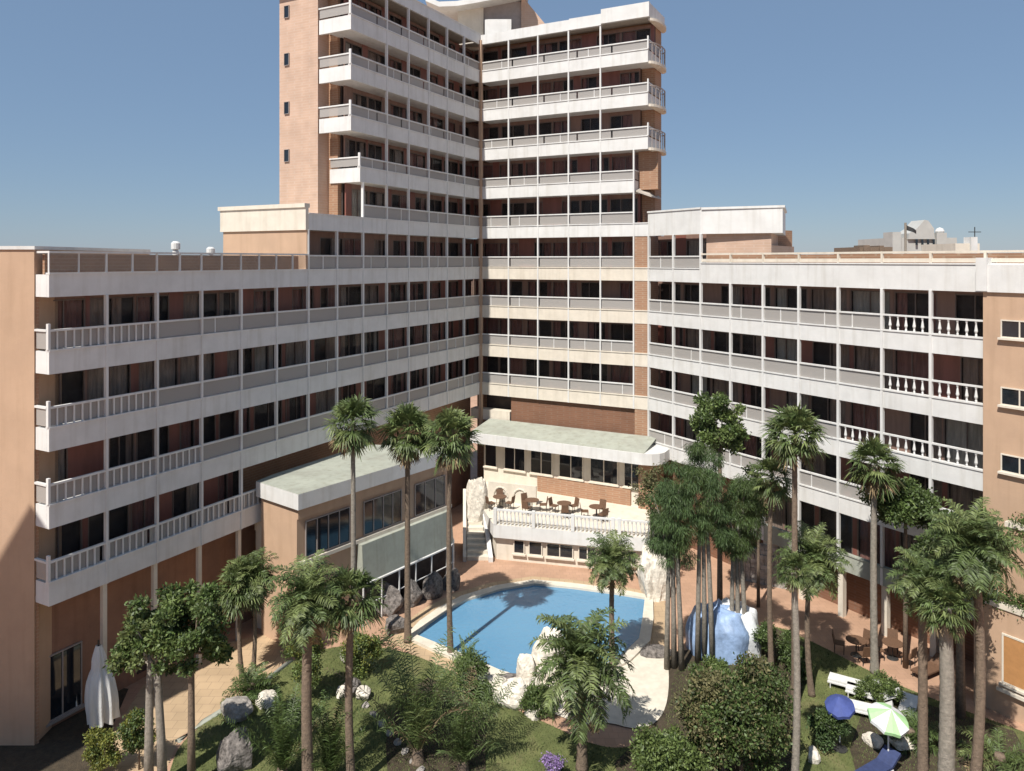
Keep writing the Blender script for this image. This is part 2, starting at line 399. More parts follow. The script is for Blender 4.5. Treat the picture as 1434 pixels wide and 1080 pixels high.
# round balcony undersides at the tower's right end
mb = MB()
for n in (-3,-4,-5,-6):
    mb = MB(); pts = []
    for k in range(13):
        an = math.pi*(-.5+k/12); q = Rr.P(RE+.6*math.cos(an), -1.75+1.65*math.sin(an), 0); pts.append((q[0], q[1]))
    mb.prism(pts, zb[n]-.08, zb[n]+.10); hpart(mb, 'balcony_slab', M['cream'])
for n in (-3,-4,-5):
    mb = MB()
    for k in range(1, 8):
        an = math.pi*(-.5+k/8); q = Rr.P(RE+.5*math.cos(an), -1.75+1.55*math.sin(an), 0)
        mb.tube([(q[0],q[1],zb[n]+.1),(q[0],q[1],zb[n]+1.35)], .03, 6)
    pr = [Rr.P(RE+.5*math.cos(math.pi*(-.5+k/12)), -1.75+1.55*math.sin(math.pi*(-.5+k/12)), zb[n]+1.35) for k in range(13)]
    mb.tube(pr, .045, 6); hpart(mb, 'balcony_railing', M['frame'])
# --- right wing
K2 = 2*SB
for n, mk in ((4,(0,7)),(3,(0,6)),(2,(0,7)),(1,(0,7))):
    band(Sr, n, 0, SL, cap1=.5); rail(Sr, n, 0, SL, SB, mk, cap1=.5, bal='fat')
band(Sr, 5, 7.5, SL, mat_='sage')
band(Sr, 0, 0, K2); rail(Sr, 0, 0, K2, SB, (0,9))
band(Sr, 0, K2, SL+14, h=1.2, z=zb[0]-.003)
mb = MB(); Sr.box(mb, K2, SL+14, -.13, -.03, zb[0]+1.30, zb[0]+1.48); Sr.box(mb, K2, SL+14, -.10, .0, zb[0]+1.72, zb[0]+1.82)
for k in range(2, 16): Sr.box(mb, k*SB-.05, k*SB+.05, -.12, .02, zb[0]+1.27, zb[0]+1.79)
hpart(mb, 'roof_railing', M['cream'])
mb = MB(); Sr.box(mb, K2+.1, SL+14, -.6, -.5, zb[0]+1.0, zb[0]+1.70); hpart(mb, 'roof_screen', M['oldbrick'])
for n in (5,4,3,2,1): storey(Sr, n, -.5 if n < 5 else 7.5, SL-.15, SB)
storey(Sr, 0, -.5, K2, SB)
for k in range(0, 9): post(Sr, k*SB+(.06 if k == 0 else 0), ([4,3,2,1] if k > 2 else [4,3,2,1,0])+([5] if k > 3 else []), wd=.065)
# roof storey at the start of the right wing
mb = MB(); Sr.box(mb, 0, K2, -.16, 0, zb[-1], zb[-1]+1.55); Sr.box(mb, -.02, K2+.02, -.22, .06, zb[-1]+1.55, zb[-1]+1.66)
# splayed end
e0 = Sr.P(K2, 0, 0); e1 = at(1096, 300, 44.6); e2 = at(1100, 300, 50)
mb.prism([(e0[0],e0[1]), (e1.x, e1.y), (e2.x, e2.y), Sr.P(K2-.2,-6,0)[:2]], zb[-1]-.002, zb[-1]+1.5)
mb.prism([(e0[0]+.02,e0[1]-.1), (e1.x+.1, e1.y-.1), (e2.x+.1, e2.y), Sr.P(K2-.25,-6,0)[:2]], zb[-1]+1.5, zb[-1]+1.64)
hpart(mb, 'roof_fascia', M['white'])
mb = MB(); f0 = Sr.P(K2+.02, -.5, 0); f1 = (e1.x-.5, e1.y+.5)
mb.prism([(f0[0],f0[1]), f1, (e2.x-.5, e2.y), Sr.P(K2-.3,-6,0)[:2]], zb[0]+.5, zb[-1]+.05)
q = at(1112, 345, 50); mb.prism([f1, (q.x, q.y), (q.x, q.y+4), (e2.x-.5, e2.y+2)], zb[0]+.5, zb[0]+2.3)
hpart(mb, 'wall', M['pink'])
# --- end block on the right
mb = MB()
Sr.box(mb, SL+.02, SL+14, -8, .22, 0, zb[0]+.02)
hpart(mb, 'wall', M['peach'])
mb = MB(); Sr.box(mb, SL+.0, SL+14, -.3, .34, zb[0]+.02, zb[0]+1.2); Sr.box(mb, SL-.2, SL+.25, -.5, .40, zb[0]+.06, zb[0]+1.5)
hpart(mb, 'roof_fascia', M['white'])
def plain_window(run, a, b, z0, z1, o, nm=3, fm='frame', fw=.05, sill=True, parent=None, shut=None, name='window', gm=None):
    mb = MB()
    for q0, q1, y0, y1 in ((a,b,z0,z0+fw),(a,b,z1-fw,z1)): run.box(mb, q0, q1, o, o+.07, y0, y1)
    for k in range(nm+1):
        q = a+(b-a)*k/nm; qa = min(max(q-fw/2, a), b-fw); run.box(mb, qa, qa+fw, o, o+.065, z0+fw, z1-fw)
    if sill: run.box(mb, a-.08, b+.08, o, o+.16, z0-.09, z0)
    w_ = mb.build(name, M[fm])
    g = MB(); run.box(g, a+fw, b-fw, o+.01, o+.03, z0+fw, z1-fw); g.build('pane', M[gm or 'dkglass'], w_)
    if shut is not None:
        g = MB(); run.box(g, a+fw, b-fw, o+.035, o+.055, z0+fw, z0+(z1-z0)*shut); g.build('shutter', M['shut'], w_)
    if parent is None: HP.append(w_)
    else: w_.parent = parent; w_.matrix_parent_inverse = Matrix.Translation(-Vector(parent.location))
    return w_
M['dkglass'] = mat('dark_reflecting_glass', (.012, .016, .022), .06, .3, 2, spec=.7)
M['shut'] = mat('ochre_shutter', (.42, .21, .08), .7, .1, 4)
for y in (461, 556, 650):
    z = H-(y-HOR)/F*31.6
    plain_window(Sr, SL+.75, SL+2.2, z-.38, z+.38, .23, 2, 'cream')
    plain_window(Sr, SL+4.2, SL+5.6, z-.38, z+.38, .23, 2, 'cream')
# --- end block on the left
mb = MB(); ly = Lr.P(0,-.84,0)
mb.box(-40, ly[0]-.03, ly[1]-.05, ly[1]+9, 0, H+.42); hpart(mb, 'wall', M['peach'])
mb = MB(); mb.box(-40, ly[0]+.02, ly[1]-.11, ly[1]+9, H+.42, H+.55); hpart(mb, 'coping', M['white'])
# --- solid bodies behind the balconies
mb = MB()
Lr.box(mb, .05, LL+1.5, -9, -1.76, 0, zb[0]+.40)
Lr.box(mb, .02, .12, -1.76, -.84, 0, zb[0]+.35)
hpart(mb, 'wall', M['oldbrick'], 'dull brown end wall of the left wing')
mb = MB(); Lr.box(mb, .03, 18.5, -8.9, -.16, zb[0]+.40, zb[0]+.45); hpart(mb, 'roof', M['roof'])
mb = MB(); Lr.box(mb, .2, K6-.1, -.75, -.62, zb[0]+.45, zb[0]+1.62); hpart(mb, 'roof_screen', M['oldbrick'], 'brown mesh screen along the left roof terrace')
mb = MB(); Lr.box(mb, 0, K6, -.10, .02, zb[0]+1.66, zb[0]+1.74)
for k in range(7):
    for dq in (0,.5): Lr.box(mb, k*LB+dq*LB-.03+.03*(k==0), k*LB+dq*LB+.03, -.08, .0, zb[0]+BH+.07, zb[0]+1.66)
Lr.box(mb, .0, .1, -.84, -.1, zb[0]+1.66, zb[0]+1.739)
hpart(mb, 'roof_railing', M['white'])
g = MB(); Lr.box(g, .05, K6, -.055, -.035, zb[0]+BH+.1, zb[0]+1.64); hpart(g, 'glass_panel', M['clear'])
mb = MB(); Lr.box(mb, K6-.12, K6+.02, -6.36, -.02, zb[0]+.40, zb[-1]-.0); Lr.box(mb, K6+.02, K8+9, -6.2, -1.8, zb[0]+.3, zb[-1]+.3)
hpart(mb, 'wall', M['peach'])
mb = MB(); Lr.box(mb, K6-.22, K6+.0, -6.5, .0, zb[-1]-.01, zb[-1]+1.2); Lr.box(mb, K6-.3, K6+.1, -6.6, -.0, zb[-1]+1.2, zb[-1]+1.42)
Lr.box(mb, K6+.0, K8+9, -6.3, -.2, zb[-1]+.3, zb[-1]+.5)
hpart(mb, 'roof_fascia', M['cream'])
plain_window(Lr, K6+.2, K6+.3, 0, 1, -30, 1) if False else None
# tower body
mb = MB()
Lr.box(mb, TL, LL+5, -5.58, -2.5, zb[-1]+.45, zb[-6]+.3)
Lr.box(mb, LL-6, LL+2.5, -9, -5.5, 0, zb[-6]-.2)
hpart(mb, 'wall', M['pink'], 'narrow pink brick end wall of the tower')
mb = MB(); Lr.box(mb, TL+.9, LL+3, -2.52, -1.76, zb[-1]+.3, zb[-6]+.2); hpart(mb, 'wall', M['oldbrick'])
mb = MB(); Rr.box(mb, -1.3, RE-.05, -3.3, -1.77, 0, zb[-6]+.25); Rr.box(mb, RP+.02, RE+.4, -1.77, -1.0, zb[-2]+.25, zb[-3]); hpart(mb, 'wall', M['oldbrick'])
mb = MB(); Sr.box(mb, -.3, SL-.1, -9, -1.77, 0, zb[0]+.36); Sr.box(mb, -.3, K2, -8.9, -1.78, zb[0]+.36, zb[-1]+.4); hpart(mb, 'wall', M['oldbrick'])
mb = MB(); Sr.box(mb, .1, SL+14, -8.95, -.17, zb[0]+.37, zb[0]+.41); hpart(mb, 'roof', M['roof'])
mb = MB(); Lr.box(mb, TL+.05, LL, -5.5, -.1, zb[-6]+.3, zb[-6]+.36); Rr.box(mb, -5, RE-.1, -3.2, -.2, zb[-6]+.28, zb[-6]+.34); hpart(mb, 'roof', M['roof'])
# low sloped roof where the tower steps out on the right
mb = MB(); a = Rr.P(RP+.1,-.2,zb[-2]+.15); b = Rr.P(RE+.15,-.3,zb[-2]-.25); c = Rr.P(RE+.15,-2.6,zb[-2]-.25); d = Rr.P(RP+.1,-2.6,zb[-2]+.75)
mb.hexa([(*a[:2],a[2]-.1),(*b[:2],b[2]-.1),(*c[:2],c[2]-.1),(*d[:2],d[2]-.1),a,b,c,d]); hpart(mb, 'lean_to_roof', M['roof'])
# small windows of the tower end wall
for n in (-2,-3,-4,-5):
    r_ = Run(Lr.P(TL, 0, 0)[:2], (Lr.n.x*-1, Lr.n.y*-1), -1)
    z = zb[n]+1.75
    if (Vector(r_.P(0,1,0))-Vector(Lr.P(TL,0,0))).dot(Vector((Lr.d.x,Lr.d.y,0))) > 0: r_.n *= -1
    plain_window(r_, 4.75, 5.15, z-.38, z+.38, .01, 1, 'frame', .03, sill=False)
    plain_window(r_, 4.75, 5.15, zb[-1]+.95, zb[-1]+1.4, .01, 1, 'frame', .03, sill=False) if n == -2 else None
# rooftop plant room
mb = MB(); a = at(640, 44, 60); ZR = zb[-6]+.36
pr = Run((at(606,44,57).x, 57), (.98, .1), 1)
mb.box(at(641,0,58.2).x, at(677,0,58.2).x, 58.2, 63, ZR-.3, H+358/F*58.2); 
hpart(mb, 'penthouse_wall', M['cream'])
mb = MB(); mb.box(at(677,0,58.4).x+.01, at(730,0,58.4).x, 58.4, 63.1, ZR-.3, H+362/F*58.4); hpart(mb, 'penthouse_wall', M['frame'])
mb = MB(); mb.box(at(679,0,57.6).x, at(716,0,57.6).x, 57.6, 58.3, ZR, H+338/F*57.6); hpart(mb, 'penthouse_balcony', M['white'])
mb = MB()
x0, x1 = at(730,0,58.3).x, at(792,0,58.3).x
mb.add([(x0,58.2,ZR-.2),(x1,58.2,ZR-.2),(x1,62,ZR-.2),(x0,62,ZR-.2),(x0,58.2,H+372/F*58.2),(x0+.9,58.2,H+352/F*58.2),(x0+.9,62,H+352/F*62),(x0,62,H+372/F*62)],
       [(3,2,1,0),(0,1,5,4),(1,2,6,5),(2,3,7,6),(3,0,4,7),(4,5,6,7)])
hpart(mb, 'penthouse_roof', M['pink'])
mb = MB(); pts = []
xs = [596, 615, 640, 670, 705, 740]; ys = [2, 10, 9, 4, -3, -10]
for yy in (56.9, 62.5):
    for px, py in zip(xs, ys): pts.append(at(px, py, 57)+Vector((0, yy-57, 0)))
n_ = len(xs); vs = [tuple(p) for p in pts]+[(p.x, p.y, p.z+.38) for p in pts]
fs = []
for i in range(n_-1): fs += [(i, n_+i, n_+i+1, i+1), (2*n_+i, 2*n_+i+1, 3*n_+i+1, 3*n_+i), (i, i+1, 2*n_+i+1, 2*n_+i), (n_+i+1, n_+i, 3*n_+i, 3*n_+i+1)]
fs += [(0, 2*n_, 3*n_, n_), (n_-1, 2*n_-1, 4*n_-1, 3*n_-1)]
mb.add(vs, fs); hpart(mb, 'canopy', M['white'])
# --- ground storeys
mb = MB(); Lr.box(mb, .1, LL, -1.75, -1.35, 0, zb[4]+.03); hpart(mb, 'wall', M['peachshade'], 'peach ground floor wall of the left wing, its shade painted brown')
plain_window(Lr, .5, 2.1, .3, 2.9, -1.34, 2, 'frame')
mb = MB()
for a, b, top in ((4.6,5.1,2.2),(7.4,8.2,2.3),(9.6,10.1,2.2)):
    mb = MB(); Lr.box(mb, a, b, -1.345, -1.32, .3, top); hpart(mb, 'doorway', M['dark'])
for k in (1,2,3,4): 
    mb = MB(); Lr.box(mb, k*LB-.09, k*LB+.09, -.3, -.12, 0, zb[4]+.02); hpart(mb, 'pillar', M['cream'])
mb = MB(); Lr.box(mb, 10.5, 10.9, -.5, .15, zb[4]-.55, zb[4]+.72); Lr.box(mb, 10.9, 12.6, -.5, .0, zb[4]-.1, zb[4]+.7); Lr.box(mb, 10.52, 10.88, -.45, .1, 0, zb[4]-.55); hpart(mb, 'pillar', M['cream'])
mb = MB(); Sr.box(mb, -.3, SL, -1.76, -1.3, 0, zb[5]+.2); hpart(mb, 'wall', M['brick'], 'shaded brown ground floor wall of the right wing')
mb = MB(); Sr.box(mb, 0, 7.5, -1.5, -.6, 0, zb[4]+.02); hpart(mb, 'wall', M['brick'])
for k in (4,5,6,7,8):
    mb = MB(); Sr.box(mb, k*SB-.14, k*SB+.14, -.5, -.2, 0, zb[5]+.03); hpart(mb, 'pillar', M['cream'])
# storey between bands 4 and 3 of the centre: brick panel
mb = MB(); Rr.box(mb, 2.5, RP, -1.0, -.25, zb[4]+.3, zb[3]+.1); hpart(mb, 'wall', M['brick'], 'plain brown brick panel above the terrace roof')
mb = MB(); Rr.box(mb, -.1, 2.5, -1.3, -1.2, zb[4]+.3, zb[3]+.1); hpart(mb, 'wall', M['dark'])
mb = MB(); Rr.box(mb, -.9, 2.45, -.9, -.1, zb[4]+1.0, zb[4]+1.75); hpart(mb, 'balcony_parapet', M['cream'])
# --- lower tiers at the right edge
mb = MB(); Sr.box(mb, SL+.45, SL+15, .2, 1.9, 0, 4.3); Sr.box(mb, SL+1.3, SL+15, .21, 1.0, 4.3, 7.4); hpart(mb, 'garden_tier_wall', M['peach'])
mb = MB(); Sr.box(mb, SL+.42, SL+15, 1.45, 1.96, 4.3, 4.5); Sr.box(mb, SL+1.25, SL+15, .6, 1.06, 7.4, 7.6); hpart(mb, 'coping', M['cream'])
plain_window(Sr, SL+1.55, SL+2.45, 1.35, 3.35, 1.91, 1, 'cream', .07, shut=.98)
plain_window(Sr, SL+2.75, SL+4.1, 2.45, 3.15, 1.91, 2, 'cream', .06)
mb = MB(); Sr.box(mb, SL+1.4, SL+2.6, 1.9, 2.1, 1.02, 1.15); hpart(mb, 'sill', M['cream'])

# windows: the hundred that show largest as parts, the rest as one
def win_meshes(wd, fr, gl, cu):
    run, a, b, z0, z1, rec, r = wd['run'], wd['a'], wd['b'], wd['z0'], wd['z1'], wd['rec'], wd['r']
    o = -rec-.07; fw = .05; m = a+(b-a)*(.5 if r < .6 else .38)
    for q0, q1, y0, y1 in ((a,b,z0,z0+.07),(a,b,z1-fw,z1)): run.box(fr, q0, q1, o, o+.08, y0, y1)
    for q in (a, m-fw/2, b-fw): run.box(fr, q, q+fw, o, o+.075, z0+.07, z1-fw)
    run.box(gl, a+fw, b-fw, o+.02, o+.035, z0+.07, z1-fw)
    segs = [[], [(a,m)], [(m,b)], [(a,a+(b-a)*.3),(b-(b-a)*.25,b)], [(a,b)], [(m,m+(b-m)*.55),(a,m)], [(a,b)], [(a,b)]][int(r*977) % 8]
    for s0, s1 in segs:
        nn = max(3, int((s1-s0)/.12)); vs = []; 
        for i in range(nn+1):
            q = s0+fw+(s1-s0-2*fw)*i/nn; oo = o-.09+.03*(i % 2)
            vs.append(run.P(q, oo, z0+.05)); vs.append(run.P(q, oo, z1-.03))
        cu.add(vs, [(2*i, 2*i+2, 2*i+3, 2*i+1) for i in range(nn)])
wins.sort(key=lambda d: -d['px'])
vis = [d for d in wins]
cm = [M['maroon'], M['grey'], M['brownc'], M['maroon'], M['curtain']]
for i, wd in enumerate(vis[:92]):
    fr, gl, cu = MB(), MB(), MB(); win_meshes(wd, fr, gl, cu)
    o = hpart(fr, 'window', M['sash']); gl.build('pane', M['glass'], o)
    if cu.v: cu.build('curtain', cm[int(wd['r']*31) % 5], o)
fr, gl, cu = MB(), MB(), MB()
for wd in vis[92:]: win_meshes(wd, fr, gl, cu)
o = hpart(fr, 'window', M['sash'], 'smaller far windows of the upper storeys'); o['kind'] = 'stuff'
q = gl.build('pane', M['glass'], o); q['kind'] = 'stuff'; q = cu.build('curtain', M['maroon'], o); q['kind'] = 'stuff'
PANES.sort(key=lambda p: sum(v[1] for v in p[0]))
rest = MB()
for i, (vs, r) in enumerate(PANES):
    if i < 96: g = MB(); g.hexa(vs); g.build('glass_panel', M['milky'], r)
    else: rest.hexa(vs)
hpart(rest, 'glass_panel', M['milky'], 'smaller far glass panels of the upper balconies')['kind'] = 'stuff'
hinv = Matrix.Translation((0,-52,0))
for o in HP: o.parent = hotel; o.matrix_parent_inverse = hinv

# ------------------------------------------------------------------ PAVILION
pv = empty('dining_pavilion', (-10.1, 35.2, 0), 'peach dining pavilion with pale green flat roof and tall dark windows beside the left wing', 'pavilion')
Pv = Run((-10.1, 35.2), (.607, .795), 1); PL = 10.45
pinv = Matrix.Translation((10.1,-35.2,0))
def pp(mb, name, m, label=None, smooth=False, parent=None):
    o = mb.build(name, m, None, smooth)
    if label: o['label'] = label
    o.parent = parent or pv
    if parent is None: o.matrix_parent_inverse = pinv
    return o
wallL = (-12.35, 36.95)
E = Pv.P(PL, 0, 0); tE = (Vector(E[:2])-Lr.p).dot(Lr.d); Eb = Lr.P(tE-1.5, .12, 0)
mb = MB(); N = Pv.P(0,0,0)
mb.prism([N[:2], E[:2], Eb[:2], (-12.2, 37.9), wallL], 0, 6.78)
pp(mb, 'wall', M['peach'])
mb = MB(); N2 = Pv.P(-.18,.35,0); E2 = Pv.P(PL+.5,.35,0)
mb.prism([N2[:2], E2[:2], Eb[:2], (-12.15, 38.2), (-12.62, 36.95)], 6.781, 7.52, 0, 1)
pp(mb, 'roof', [M['white'], M['sage']])
mb = MB(); Pv.box(mb, .0, PL, .0, .10, 6.25, 6.775); pp(mb, 'cornice', M['peach'])
def pwin(a, b, nm, z0=4.3, z1=6.05):
    plain_window(Pv, a, b, z0, z1, .015, nm, 'frame', .05, sill=False, parent=pv)
pwin(.45, 3.15, 4); pwin(4.05, 6.75, 4); pwin(7.75, 10.2, 3)
mb = MB(); Pv.box(mb, .1, PL+.2, .0, .18, 4.06, 4.24); pp(mb, 'sill', M['cream'])
# lower gallery with a green sloping front that curves round the far end
mb = MB(); pts0 = [(3.6,.05),(3.6,.55),(9.8,.55)]+[(9.8+1.5*math.sin(a), -.95+1.5*math.cos(a)) for a in (.25,.5,.75,1.0,1.25,1.57)]+[(11.3,-2.2)]
top = [(3.6,.05),(3.6,.45),(9.8,.45)]+[(9.8+1.25*math.sin(a), -.8+1.25*math.cos(a)) for a in (.25,.5,.75,1.0,1.25,1.57)]+[(11.05,-2.2)]
vs = [Pv.P(t,o,2.1) for t,o in pts0]+[Pv.P(t,o,4.05) for t,o in top]; n_ = len(pts0)
mb.add(vs, [(i,i+1,n_+i+1,n_+i) for i in range(n_-1)]+[tuple(range(n_,2*n_))]); pp(mb, 'sloping_skirt', M['sage'])
mb = MB(); rp_ = [Pv.P(t,o,2.05) for t,o in pts0[1:]]; mb.tube(rp_, .07, 6)
rp_ = [Pv.P(t,o,1.0) for t,o in pts0[1:]]; mb.tube(rp_, .035, 6)
L0 = [Vector(Pv.P(t,o,0)) for t,o in pts0[1:]]
for i in range(len(L0)-1):
    k = max(1, int((L0[i+1]-L0[i]).length/1.1))
    for j in range(k):
        q = L0[i].lerp(L0[i+1], j/k); mb.tube([q, q+Vector((0,0,2.05))], .05, 6)
pp(mb, 'gallery_frame', M['white'])
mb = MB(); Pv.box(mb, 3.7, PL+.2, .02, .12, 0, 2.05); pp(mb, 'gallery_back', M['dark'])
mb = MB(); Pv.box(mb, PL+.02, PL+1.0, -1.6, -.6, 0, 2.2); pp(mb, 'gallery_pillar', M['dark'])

# ------------------------------------------------------------------ POOLSIDE TERRACE
tb = empty('poolside_terrace', (2, 47, 0), 'cream raised terrace with white balustrade and curved green canopy roof behind the pool', 'terrace')
tinv = Matrix.Translation((-2,-47,0))
def tp(mb, name, m, label=None, smooth=False):
    o = mb.build(name, m, None, smooth); o.parent = tb; o.matrix_parent_inverse = tinv
    if label: o['label'] = label
    return o
mb = MB()
edge = [(.9,3.0),(2,3.0),(13.6,3.0),(14.2,2.85),(14.6,2.5),(14.8,2.0),(14.8,.2),(.9,.2)]
mb.prism([Rr.P(t,o,0)[:2] for t,o in edge], zb[4]-.02, zb[4]+.70); tp(mb, 'canopy_fascia', M['white'])
mb = MB(); a = [Rr.P(.85,2.9,zb[4]+.72), Rr.P(13.7,2.9,zb[4]+.72), Rr.P(13.7,.05,zb[4]+1.15), Rr.P(.85,.05,zb[4]+1.15)]
mb.hexa([(x,y,z-.06) for x,y,z in a][::1]+a); tp(mb, 'canopy_roof', M['sage'])
FL = 2.25
mb = MB(); Rr.box(mb, 1.2, 13.2, .4, 1.55, FL, zb[4]-.03); tp(mb, 'wall', M['cream'])
for a, b, nm in ((1.3,2.3,1),(2.9,4.6,2),(5.0,6.7,2),(7.2,9.0,2),(9.5,11.5,2),(11.9,13.0,2)):
    w_ = plain_window(Rr, a, b, 3.45, 5.15, 1.56, nm, 'cream', .06, sill=True, parent=tb)
mb = MB(); Rr.box(mb, 5.6, 12.4, 1.56, 1.72, FL, 3.3); tp(mb, 'low_wall', M['oldbrick'])
mb = MB(); Rr.box(mb, 13.0, 14.3, .5, 1.9, 0, zb[4]-.04); tp(mb, 'pillar', M['oldbrick'])
fl = [(-1.14,45.9),(6.2,44.05),(8.9,43.4),(9.6,45.5),(9.5,50.2),(-2.9,56),(-2.7,52)]
mb = MB(); ins = [(-.95,46.2),(6.15,44.4),(8.6,43.8),(9.3,45.5),(9.3,50),(-2.8,55.8),(-2.6,52)]
mb.prism(ins, 0, 1.45); tp(mb, 'podium_wall', M['cream'])
mb = MB(); mb.prism(fl, 1.45, FL, 0, 1); tp(mb, 'podium_band', [M['white'], M['cream']])
Tf = Run((-1.14,45.9), (7.34,-1.85), 1); Tg = Run((6.2,44.05), (2.7,-.65), 1)
for rn, L_, ws in ((Tf, 7.57, ((1.2,1.9),(2.15,3.0),(3.25,4.9),(5.2,6.3),(6.5,7.3))), (Tg, 2.78, ((.5,1.1),(1.3,2.5)))):
    for a, b in ws: plain_window(rn, a, b, .5, 1.35, -.30, 2 if b-a > .9 else 1, 'cream', .06, sill=True, parent=tb)
for rn, L_ in ((Tf, 7.57), (Tg, 2.78)):
    mb = MB(); rn.box(mb, .05, L_, -.14, -.02, FL+.85, FL+.95)
    k = int(L_/.24)
    for j in range(k):
        c = rn.P(.12+j*.24, -.08, FL); mb.lathe([(.055,0),(.055,.07),(.03,.1),(.075,.32),(.05,.5),(.03,.7),(.055,.78),(.055,.85)], c, 8)
    for j in range(0, int(L_/2.4)+1): rn.box(mb, j*2.4, j*2.4+.2, -.18, .02, FL, FL+1.0)
    tp(mb, 'balustrade', M['white'])
# garden wall with arches on the terrace
mb = MB(); A0 = Run((-1.6,50.6),(.93,-.35),1)
A0.box(mb, 0, 3.4, -.15, 0, FL, FL+1.25)
for c in (.9, 2.3):
    for k in range(10):
        an = math.pi*k/9; q = A0.P(c+.5*math.cos(an), .03, FL+.35+.62*math.sin(an)); an2 = math.pi*(k+1)/9
        q2 = A0.P(c+.5*math.cos(an2), .03, FL+.35+.62*math.sin(an2))
        if k < 9: mb.tube([q, q2], .06, 6)
tp(mb, 'arched_garden_wall', M['cream'])
mb = MB()
for k in range(10):
    x0, x1 = -2.75, -1.45; y = 46.0+.42*k
    mb.box(x0-.03*k, x1-.08*k, y, y+.44+.0007*k, 0, .21*(k+1))
tp(mb, 'steps', M['deck'])
mb = MB(); mb.hexa([(-1.42,45.7,0),(-1.16,45.7,0),(-1.9,50.6,0),(-2.2,50.6,0),(-1.42,45.7,.3),(-1.16,45.7,.3),(-1.9,50.6,3.0),(-2.2,50.6,3.0)]); tp(mb, 'stair_wall', M['white'])
mb = MB(); mb.hexa([(-3.0,45.8,0),(-2.78,45.8,0),(-3.1,50.6,0),(-3.3,50.6,0),(-3.0,45.8,.3),(-2.78,45.8,.3),(-3.1,50.6,3.0),(-3.3,50.6,3.0)]); tp(mb, 'stair_wall', M['cream'])

# ------------------------------------------------------------------ unseen neighbouring block, placed and shaped for its shadow on the left foreground
nb = empty('unseen_shading_block', (-30, 10, 0), 'tall peach unseen block left of the court, put there to shade the corner', 'building')
Nr = Run((-24.3, 18.2), (-.84, -.55), -1)
mb = MB(); nz0 = 25.0
sgn = 1 if Nr.n.y < 0 else -1
Nr.box(mb, 0, 16, 0, 2.0*sgn, 0, nz0); o = mb.build('wall', M['peach'], nb); o.location = (30,-10,0)
mb = MB(); Nr.box(mb, -.1, 16.1, -.1*sgn, 2.1*sgn, nz0, nz0+.3); o = mb.build('coping', M['white'], nb); o.location = (30,-10,0)
for k in range(4):
    for j in range(5):
        w_ = plain_window(Run(Nr.P(0,0,0)[:2], Nr.d*-1, 1), -4-j*2.6, -2.6-j*2.6, 3+k*4, 4.5+k*4, .02, 2, 'cream', parent=nb)

# ------------------------------------------------------------------ GROUND
def patchy(m, amt, scale, col):
    n = m.node_tree.nodes; l = m.node_tree.links; b = n['Principled BSDF']; src = b.inputs['Base Color'].links[0].from_socket
    tc = n.new('ShaderNodeTexCoord'); nz = n.new('ShaderNodeTexNoise'); nz.inputs['Scale'].default_value = scale; nz.inputs['Detail'].default_value = 8; nz.inputs['Distortion'].default_value = .6
    l.new(tc.outputs['Object'], nz.inputs['Vector']); rp = n.new('ShaderNodeValToRGB'); rp.color_ramp.elements[0].position = .52; rp.color_ramp.elements[1].position = .68
    rp.color_ramp.elements[0].color = (0,0,0,1); rp.color_ramp.elements[1].color = (amt,amt,amt,1); l.new(nz.outputs['Fac'], rp.inputs[0])
    mx = n.new('ShaderNodeMix'); mx.data_type = 'RGBA'; l.new(rp.outputs[0], mx.inputs[0]); l.new(src, mx.inputs[6]); mx.inputs[7].default_value = (*col, 1); l.new(mx.outputs[2], b.inputs['Base Color'])
patchy(M['lawn'], .55, .45, (.17, .15, .07)); patchy(M['peach'], .35, .35, (.40, .27, .19)); patchy(M['pink'], .3, .3, (.42, .29, .22))
patchy(M['sage'], .5, .5, (.24, .235, .20)); patchy(M['deck'], .35, 1.1, (.42, .38, .31)); patchy(M['white'], .22, .45, (.50, .48, .45))
def sheet(name, pts, z, m, kind='structure'):
    mb = MB(); n = len(pts); pts = [(p[0],p[1]) for p in pts]
    a = sum(pts[i][0]*pts[(i+1)%n][1]-pts[(i+1)%n][0]*pts[i][1] for i in range(n))
    if a < 0: pts = pts[::-1]
    mb.add([(x,y,z) for x,y in pts], [tuple(range(n))]); o = mb.build(name, M[m]); tag(o, kind=kind); return o
def smooth_poly(p, it=2):
    for _ in range(it):
        q = []
        for i in range(len(p)):
            a, b = p[i], p[(i+1)%len(p)]
            q += [(a[0]*.75+b[0]*.25, a[1]*.75+b[1]*.25), (a[0]*.25+b[0]*.75, a[1]*.25+b[1]*.75)]
        p = q
    return p
sheet('ground', [(-1500,-200),(1500,-200),(1500,3000),(-1500,3000)], 0, 'pave')
lawn_px = [(235,1085),(255,1035),(330,985),(405,925),(470,905),(520,905),(575,915),(640,945),(668,955),(700,985),(775,1018),(830,1045),(880,1050),(925,1030),(938,985),(945,930),
           (1000,925),(1062,905),(1075,872),(1140,900),(1225,945),(1290,974),(1434,1026),(1520,1056),(1560,1300),(180,1300)]
lawn = [G(*p)[:2] for p in lawn_px]
lawn = smooth_poly([tuple(p) for p in lawn], 2)
sheet('lawn', lawn, .03, 'lawn')
sheet('path', [G(*p)[:2] for p in [(40,1300),(150,1040),(200,960),(320,900),(415,878),(430,900),(405,922),(330,982),(252,1032),(230,1085),(170,1300)]], .004, 'sand')
